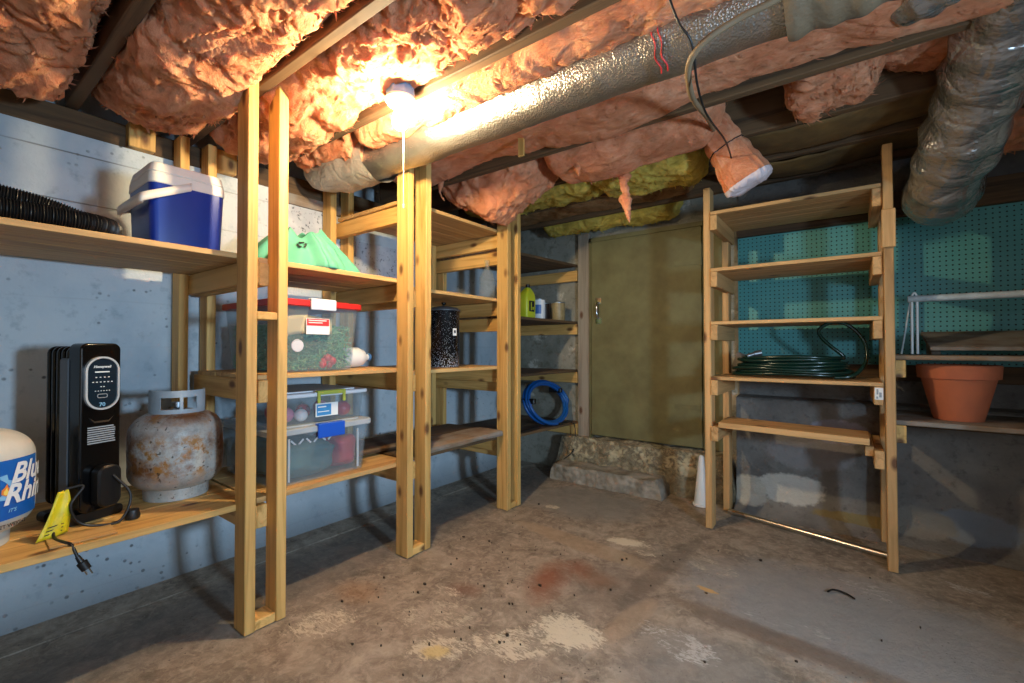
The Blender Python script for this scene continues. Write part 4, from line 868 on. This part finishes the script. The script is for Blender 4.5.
# big green-garland tub with a red lid on the middle shelf
ZM = .943
b3 = storage('storage_bin', 'large clear tub with red lid and green garland on the middle shelf', -2.42, -1.895, .905, 1.305, ZM, ZM + .285, 'red_lid', .028, 'latch_white', 0, 0, .022)
latch(b3, 'latch_white', -1.884, 1.045, 1.165, ZM + .272, ZM + .318)
lb = MB().box(-1.891, -1.888, 1.03, 1.14, ZM + .165, ZM + .235).build('label', 'label_white', b3)
lr = MB().box(-1.888, -1.8865, 1.033, 1.137, ZM + .203, ZM + .233).build('red_field', 'label_red', lb)
m = MB()
for k, z in enumerate((.224, .214)): m.box(-1.8865, -1.886, 1.04, 1.125 - .02 * k, ZM + z, ZM + z + .004)
m.build('printing', 'label_white', lr)
def needles(name, box, n, mat, label, cat, l=.05, r=.0016, seed=1):
    rg = random.Random(seed); m = MB(); x0, x1, y0, y1, z0, z1 = box
    for k in range(n):
        c = Vector((rg.uniform(x0, x1), rg.uniform(y0, y1), z0 + (z1 - z0) * rg.random() ** 1.2)); d = Vector((rg.gauss(0, 1), rg.gauss(0, 1), rg.gauss(0, .7))).normalized() * l * rg.uniform(.4, 1)
        a, b = c - d / 2, c + d / 2; e = (0, 0, 0)
        a = Vector([min(max(v, lo), hi) for v, lo, hi in zip(a, (x0, y0, z0), (x1, y1, z1))]); b = Vector([min(max(v, lo), hi) for v, lo, hi in zip(b, (x0, y0, z0), (x1, y1, z1))])
        if (b - a).length < .004: continue
        u = (b - a).orthogonal().normalized() * r; w = (b - a).cross(u).normalized() * r
        m.add([a + u, a - u * .5 + w * .8, a - u * .5 - w * .8, b + u, b - u * .5 + w * .8, b - u * .5 - w * .8], [(0, 1, 4, 3), (1, 2, 5, 4), (2, 0, 3, 5)])
    return props(m.build(name, mat), label, cat, kind='stuff')
needles('garland', (-2.38, -1.925, .935, 1.275, ZM + .006, ZM + .21), 5600, 'garland_green', 'tangled green artificial pine garland inside the red-lidded tub', 'garland', .07, .0021)
o = MB().lathe([(.001, -.005), (.026, -.004), (.028, 0), (.026, .004), (.001, .005)], (0, 0, 0), 28)
o.v = [(-1.914 + z, 1.005 + x, ZM + .115 + y) for x, y, z in o.v]; props(o.build('round_ornament', 'ornament_white', smooth=40), 'flat round white ornament against the front of the red-lidded tub', 'ornament')
o = MB()
for k in range(5): o.lathe([(.001, -.02), (.014, -.014), (.02, 0), (.014, .014), (.001, .02)], (-1.935 - .01 * (k % 2), 1.135 + .012 * k, ZM + .03 + .014 * (k % 3)), 12)
props(o.build('red_bow', 'ornament_red', smooth=60), 'crumpled red bow low in the garland of the red-lidded tub', 'bow')
P = np.array([[(-1.908 - .008 * math.sin(a * 9), .93 + .235 * a, ZM + .145 + .085 * b + .035 * a - .01 * a * b + .01 * math.sin(a * 5)) for b in np.linspace(0, 1, 6)] for a in np.linspace(0, 1, 16)])
o = MB().grid(P).build('paper_sheet', 'paper_tan', smooth=180); o.modifiers.new('thickness', 'SOLIDIFY').thickness = .002; props(o, 'folded tan paper sheet at the top front of the red-lidded tub', 'paper')
# lower tub with blue latch, shallow box on top
b1 = storage('storage_bin', 'large clear tub with blue latch on the lowest shelf of the second bay', -2.40, -1.885, .885, 1.355, ZL, ZL + .215, 'lid_plastic', .026, 'latch_blue', 0, 0, .018)
latch(b1, 'latch_blue', -1.873, 1.075, 1.205, ZL + .186, ZL + .245)
for y in (.955, 1.285): MB().box(-1.888, -1.880, y - .004, y + .004, ZL + .02, ZL + .20).build('rib', 'lid_plastic', b1)
zt = ZL + .215 + .026 + .006
b2 = storage('shallow_storage_box', 'shallow clear box with olive latch stacked on the blue-latched tub', -2.38, -1.925, .93, 1.36, zt + .001, zt + .118, 'latch_white', .018, 'latch_olive', 0, 0, .012)
m = MB().box(-1.912, -1.902, 1.095, 1.235, zt + .125, zt + .142).box(-1.912, -1.902, 1.095, 1.109, zt + .088, zt + .13).box(-1.912, -1.902, 1.221, 1.235, zt + .088, zt + .13).box(-1.93, -1.902, 1.095, 1.235, zt + .136, zt + .144)
m.build('latch', 'latch_olive', b2, bevel=.003)
lb = MB().box(-1.9245, -1.9215, 1.095, 1.205, zt + .025, zt + .085).build('label', 'label_white', b2)
MB().box(-1.9215, -1.9205, 1.10, 1.17, zt + .03, zt + .08).build('blue_field', 'label_blue', lb)
m = MB().box(-1.9205, -1.920, 1.105, 1.145, zt + .066, zt + .071).box(-1.9205, -1.920, 1.105, 1.16, zt + .045, zt + .049); m.build('printing', 'label_white', lb)
orn = [(-2.0, 1.0, .033, 'ornament_pink', 'glossy pink ball ornament at the left front of the shallow box'), (-1.975, 1.055, .028, 'ornament_white', 'white ball ornament beside the pink one in the shallow box'), (-2.06, 1.11, .034, 'ornament_red', 'red ball ornament behind the label of the shallow box'), (-1.985, 1.27, .036, 'ornament_red', 'red ball ornament at the right end of the shallow box'), (-2.1, 1.22, .036, 'ornament_pink', 'pink ball ornament behind the red one at the right of the shallow box'), (-2.12, 1.0, .035, 'ornament_red', 'red ball ornament behind the pink one at the left of the shallow box')]
for x, y, r, mt, lab_ in orn:
    e = empty('ball_ornament', (x, y, zt + .006), lab_, 'ornament', 'ball ornaments in the shallow box')
    MB().lathe([(r * math.sin(a) + .0005, r - r * math.cos(a)) for a in np.linspace(0, PI, 14)], (x, y, zt + .006), 24).build('ball', mt, e, smooth=60)
    MB().lathe([(.007, 2 * r - .002), (.007, 2 * r + .007), (.001, 2 * r + .008)], (x, y, zt + .006), 10).build('cap', 'chrome', e, smooth=40)
def lump(name, box, mat, label, cat, seed, amp=.02):
    x0, x1, y0, y1, z0, z1 = box; n = 36; P = np.zeros((n, n + 1, 3))
    for i in range(n):
        for j in range(n + 1):
            a, b = PI * i / (n - 1), 2 * PI * j / n; f = lambda v: np.sign(v) * abs(v) ** .5
            P[i, j] = ((x0 + x1) / 2 + (x1 - x0) / 2 * f(math.sin(a) * math.cos(b)), (y0 + y1) / 2 + (y1 - y0) / 2 * f(math.sin(a) * math.sin(b)), (z0 + z1) / 2 - (z1 - z0) / 2 * f(math.cos(a)))
    q = P.reshape(-1, 3); dd = pvec(q * 12 + seed) * amp; P += dd.reshape(P.shape); P[:, -1] = P[:, 0]
    P = np.clip(P, (x0, y0, z0), (x1, y1, z1)); return props(MB().grid(P).build(name, mat, smooth=180), label, cat)
lump('folded_cloth', (-2.36, -1.915, .92, 1.22, ZL + .006, ZL + .165), 'dark_fabric', 'dark green folded cloth filling the blue-latched tub', 'cloth', 3)
lump('red_cloth', (-2.2, -1.93, 1.205, 1.325, ZL + .01, ZL + .16), 'ornament_red', 'crumpled red cloth at the right end of the blue-latched tub', 'cloth', 8)
m = MB()
for k in range(6): m.box(-1.945, -1.942, .99 + k * .035, 1.02 + k * .035, ZL + .165, ZL + .172, Matrix.Rotation(R(45 if k % 2 else -45), 4, 'X'))
props(m.build('zigzag_ribbon', 'ornament_white'), 'white zigzag ribbon near the top of the blue-latched tub', 'ribbon')
# mint cloth on the top shelf
def cloth():
    n, k = 120, 24; P = np.zeros((n, k, 3)); cxx, cyy = -2.08, 1.11
    for i in range(n):
        a = 2 * PI * i / (n - 1)
        for j in range(k):
            f = j / (k - 1); rad = 1 - f ** 1.15 * .62
            fold = 1 + .10 * math.sin(7 * a + .6) * (1 - f * .4) + .05 * math.sin(13 * a + 1)
            x = cxx + .21 * rad * math.cos(a) * fold; y = cyy + .245 * rad * math.sin(a) * fold
            tip = .178 + .022 * math.sin(3 * a - .3) + .012 * math.sin(7 * a + 2)
            P[i, j] = (x, y, ZU - .003 + .0 + tip * f ** .85)
    P[-1] = P[0]; q = P.reshape(-1, 3); P[..., 2] += (pn(q * 14) * .008).reshape(n, k) * np.linspace(0, 1, k)[None]; P[..., 0] += (pn(q * 11 + 3) * .01).reshape(n, k)
    P[..., 2] = np.maximum(P[..., 2], ZU - .003)
    t = empty('mint_cloth', (cxx, cyy, ZU), 'stiff mint green cloth standing in peaked folds on the top shelf', 'cloth')
    o = MB().grid(P).build('cloth', 'mint', t, smooth=180); o.modifiers.new('thickness', 'SOLIDIFY').thickness = .003
    a0 = math.atan2(-cyy, -cxx) + .12; i0 = int(a0 % (2 * PI) / (2 * PI) * (n - 1)); mk = MB(); sg = np.array((math.cos(a0), math.sin(a0), .5)) * .006
    def S(a, b):                                                      # a: along the hem, b: up the fold
        i = i0 + a; j = 15 + b; u, v = i - math.floor(i), j - math.floor(j); i, j = int(math.floor(i)), int(math.floor(j))
        return P[i, j] * (1 - u) * (1 - v) + P[i + 1, j] * u * (1 - v) + P[i, j + 1] * (1 - u) * v + P[i + 1, j + 1] * u * v + sg
    for q in range(3):
        r0 = PI / 2 + q * 2 * PI / 3; pt = lambda rad, d: S(2.6 * rad * math.cos(r0 + d), 2.9 * rad * math.sin(r0 + d))
        for k in range(4): mk.add([pt(.65, -.75 + k * .3), pt(1.1, -.75 + k * .3), pt(1.1, -.45 + k * .3), pt(.65, -.45 + k * .3)], [(0, 1, 2, 3)])
        mk.add([pt(.35, .45), pt(1.4, .45), pt(.9, .95)], [(0, 1, 2)])
    mk.build('printed_mark', 'print_black', o)
    return t, P
mt_, PC = cloth()

# ------------------------------------------------------------------ third and fourth bays
PT = empty('enamel_pot', (-2.02, 1.99, .929), 'tall dark speckled enamel pot with lid on the third bay\'s middle shelf', 'pot'); pc = (-2.02, 1.99, .929)
MB().lathe([(.001, .004), (.088, .0), (.096, .01), (.097, .335), (.101, .345), (.099, .348), (.09, .346), (.09, .02), (.001, .02)], pc, 48).build('pot_body', 'speckle', PT, smooth=40)
MB().lathe([(.102, .346), (.102, .352), (.085, .366), (.03, .376), (.001, .377)], pc, 48).build('lid', 'grey_side', PT, smooth=50)
MB().lathe([(.006, .374), (.006, .385), (.016, .39), (.016, .40), (.001, .404)], pc, 20).build('lid_knob', 'black_enamel', PT, smooth=40)
for s_ in (-1, 1):
    MB().tube(spline([(pc[0] + .0, pc[1] + s_ * .096, pc[2] + .30), (pc[0] + .0, pc[1] + s_ * .118, pc[2] + .30), (pc[0] + .0, pc[1] + s_ * .118, pc[2] + .26), (pc[0], pc[1] + s_ * .096, pc[2] + .26)], 6), .005, 8).build('handle', 'black_enamel', PT, smooth=50)
a0 = math.atan2(-1.99, 2.02) + .75
m = MB(); P = np.array([[(pc[0] + .0985 * math.cos(a0 + a), pc[1] + .0985 * math.sin(a0 + a), pc[2] + .215 + b) for b in (-.022, .022)] for a in np.linspace(-.16, .16, 6)]); lb = MB().grid(P).build('label', 'label_white', PT)
P = np.array([[(pc[0] + .0992 * math.cos(a0 + a), pc[1] + .0992 * math.sin(a0 + a), pc[2] + .215 + b) for b in (-.006, .010)] for a in np.linspace(-.08, .07, 6)]); MB().grid(P).build('printing', 'print_black', lb)
JG = empty('plastic_jug', (-2.12, 1.44, ZM), 'white plastic jug lying on its side at the right of the red-lidded tub', 'jug')
m = MB().lathe([(.001, 0), (.06, .0), (.066, .01), (.066, .11), (.05, .15), (.022, .175), (.022, .19), (.001, .19)], (0, 0, 0), 28)
m.v = [(-2.12 + x * .80, 1.345 + z * .85, ZM + .0535 + y * .80) for x, y, z in m.v]; m.build('body', 'white_plastic', JG, smooth=50)
m = MB().lathe([(.001, 0), (.025, 0), (.025, .018), (.001, .018)], (0, 0, 0), 20); m.v = [(-2.12 + x * .8, 1.505 + z * .8, ZM + .0535 + y * .8) for x, y, z in m.v]; m.build('cap', 'box_blue', JG, smooth=40)
GJ = empty('glass_jug', (-1.90, 2.268, 1.373), 'clear glass jug with narrow neck half hidden behind the third posts', 'jug'); gc = (-1.90, 2.268, 1.373)
MB().lathe([(.001, .004), (.052, .0), (.056, .01), (.056, .12), (.048, .155), (.03, .185), (.017, .20), (.016, .235), (.019, .237), (.019, .25), (.014, .25), (.013, .2), (.048, .13), (.052, .012), (.001, .012)], gc, 36).build('body', 'glass', GJ, smooth=50)
MB().tube(spline([(gc[0] + .012, gc[1] - .012, gc[2] + .23), (gc[0] + .025, gc[1] - .03, gc[2] + .232), (gc[0] + .03, gc[1] - .034, gc[2] + .20), (gc[0] + .028, gc[1] - .028, gc[2] + .18)], 6), .006, 8).build('handle', 'glass', GJ, smooth=50)
ZC = 1.271
YB_ = empty('oil_bottle', (-1.925, 2.762, ZC), 'yellow plastic bottle with black label mark beside the third posts', 'bottle')
P = rrect(.055, .085, .02, 5)
bt = MB(); bx, by = -1.925, 2.762
prof = [(.95, 0), (1, .01), (1, .14), (.92, .175), (.62, .205), (.35, .222), (.33, .225)]
base = rrect(.042, .062, .02, 5); k = len(base); vs = []
for s_, z in prof: vs += [(bx + a * s_, by + b * s_ + (.012 * (1 - s_)), ZC + z) for a, b in base]
bt.add(vs, [tuple(reversed(range(k))), tuple((len(prof) - 1) * k + i for i in range(k))] + [(j * k + i, j * k + (i + 1) % k, (j + 1) * k + (i + 1) % k, (j + 1) * k + i) for j in range(len(prof) - 1) for i in range(k)])
bt.build('bottle_body', 'yellow_bottle', YB_, smooth=40)
MB().lathe([(.017, .225), (.017, .25), (.001, .25)], (bx, by + .008, ZC), 20).build('cap', 'black_matte', YB_, smooth=40)
lb = MB().box(bx + .0405, bx + .043, by - .035, by + .035, ZC + .045, ZC + .125).build('label', 'print_black', YB_)
m = MB().box(bx + .043, bx + .0436, by - .012, by - .002, ZC + .055, ZC + .115).box(bx + .043, bx + .0436, by + .008, by + .024, ZC + .06, ZC + .08); m.build('printing', 'yellow_bottle', lb)
def can(c, r, h, mat, label, lab=None):
    t = empty('paint_can', c, label, 'can', 'cans beside the yellow bottle')
    MB().lathe([(.001, .003), (r * .96, 0), (r, .004), (r, h - .006), (r * .98, h), (r * .9, h - .002), (r * .88, h - .006), (.001, h - .006)], c, 32).build('can_body', mat, t, smooth=40)
    MB().lathe([(r * 1.01, h - .008), (r * 1.03, h - .004), (r * 1.01, h)], c, 32).build('rim', 'galvanized', t, smooth=40)
    if lab:
        aa = math.atan2(-c[1], -c[0]) + .2; P = np.array([[(c[0] + (r + .001) * math.cos(aa + a), c[1] + (r + .001) * math.sin(aa + a), c[2] + b) for b in (h * .25, h * .4, h * .7)] for a in np.linspace(-.8, .2, 8)])
        MB().grid(P).build('label', lab, t, smooth=180)
can((-1.935, 2.935, ZC), .05, .155, 'can_white', 'white can with blue label next to the yellow bottle', 'can_blue')
can((-2.05, 3.19, ZC), .05, .15, 'can_brown', 'dark brown can behind and between its two paler neighbours')
can((-1.925, 3.21, ZC), .058, .15, 'can_tan', 'tan and silver can nearest the grey end post')
# blue hose coil
hz = []
for k in range(5):
    for i in range(28):
        a = 2 * PI * i / 28; r = .172 - .010 * (k % 2); hz.append((-1.97 + .012 * k + .02 * math.cos(a) - .07 * math.sin(a), 3.075 + r * 1.45 * math.cos(a), .602 + (r - .012) * math.sin(a) + .006 * (k % 3)))
BH = empty('blue_hose', (-1.95, 3.07, .44), 'coil of bright blue hose standing on the low shelf near the door', 'hose')
MB().tube(spline(hz[:-6], 2), .013, 10).build('tube', 'hose_blue', BH, smooth=60)
for a in (.6, 2.9): MB().box(-2.01 - .07 * math.sin(a), -1.89 - .07 * math.sin(a), 3.075 + .24 * math.cos(a) - .018, 3.075 + .24 * math.cos(a) + .018, .602 + .155 * math.sin(a) - .02, .602 + .155 * math.sin(a) + .02).build('tie', 'black_matte', BH, bevel=.006)
o = MB().tube(spline([(-1.87, 2.50, .45), (-1.87, 2.7, .452), (-1.88, 2.9, .45), (-1.85, 3.1, .447), (-1.83, 3.2, .445), (-1.82, 3.3, .40), (-1.80, 3.24, .22), (-1.82, 3.12, .16)], 8), .004, 8).build('loose_wire', 'black_rubber', smooth=60); props(o, 'thin black wire trailing from the low shelf by the door', 'wire')

# crumbs and chips swept about the floor
rg = random.Random(11); m = MB()
for k in range(130):
    x, y = (-1.45 + rg.gauss(0, .35), 1.45 + rg.gauss(0, .5)) if k % 3 else (rg.uniform(-1.9, .3), rg.uniform(1.0, 3.0))
    if x < -1.74 or x > .3 or y > 2.7: continue
    r_ = .0015 + .0042 * rg.random() ** 3; a = rg.uniform(0, PI); n_ = 5
    top = [(x + r_ * rg.uniform(.6, 1.3) * math.cos(a + 2 * PI * i / n_) * 1.5, y + r_ * rg.uniform(.6, 1.2) * math.sin(a + 2 * PI * i / n_), .003 + r_ * .35) for i in range(n_)]
    m.add([(p[0], p[1], -.004) for p in top] + top, [tuple(range(n_, 2 * n_))] + [(i, (i + 1) % n_, n_ + (i + 1) % n_, n_ + i) for i in range(n_)])
props(m.build('floor_crumbs', 'can_brown'), 'tiny dark crumbs scattered over the concrete floor', 'debris', kind='stuff')
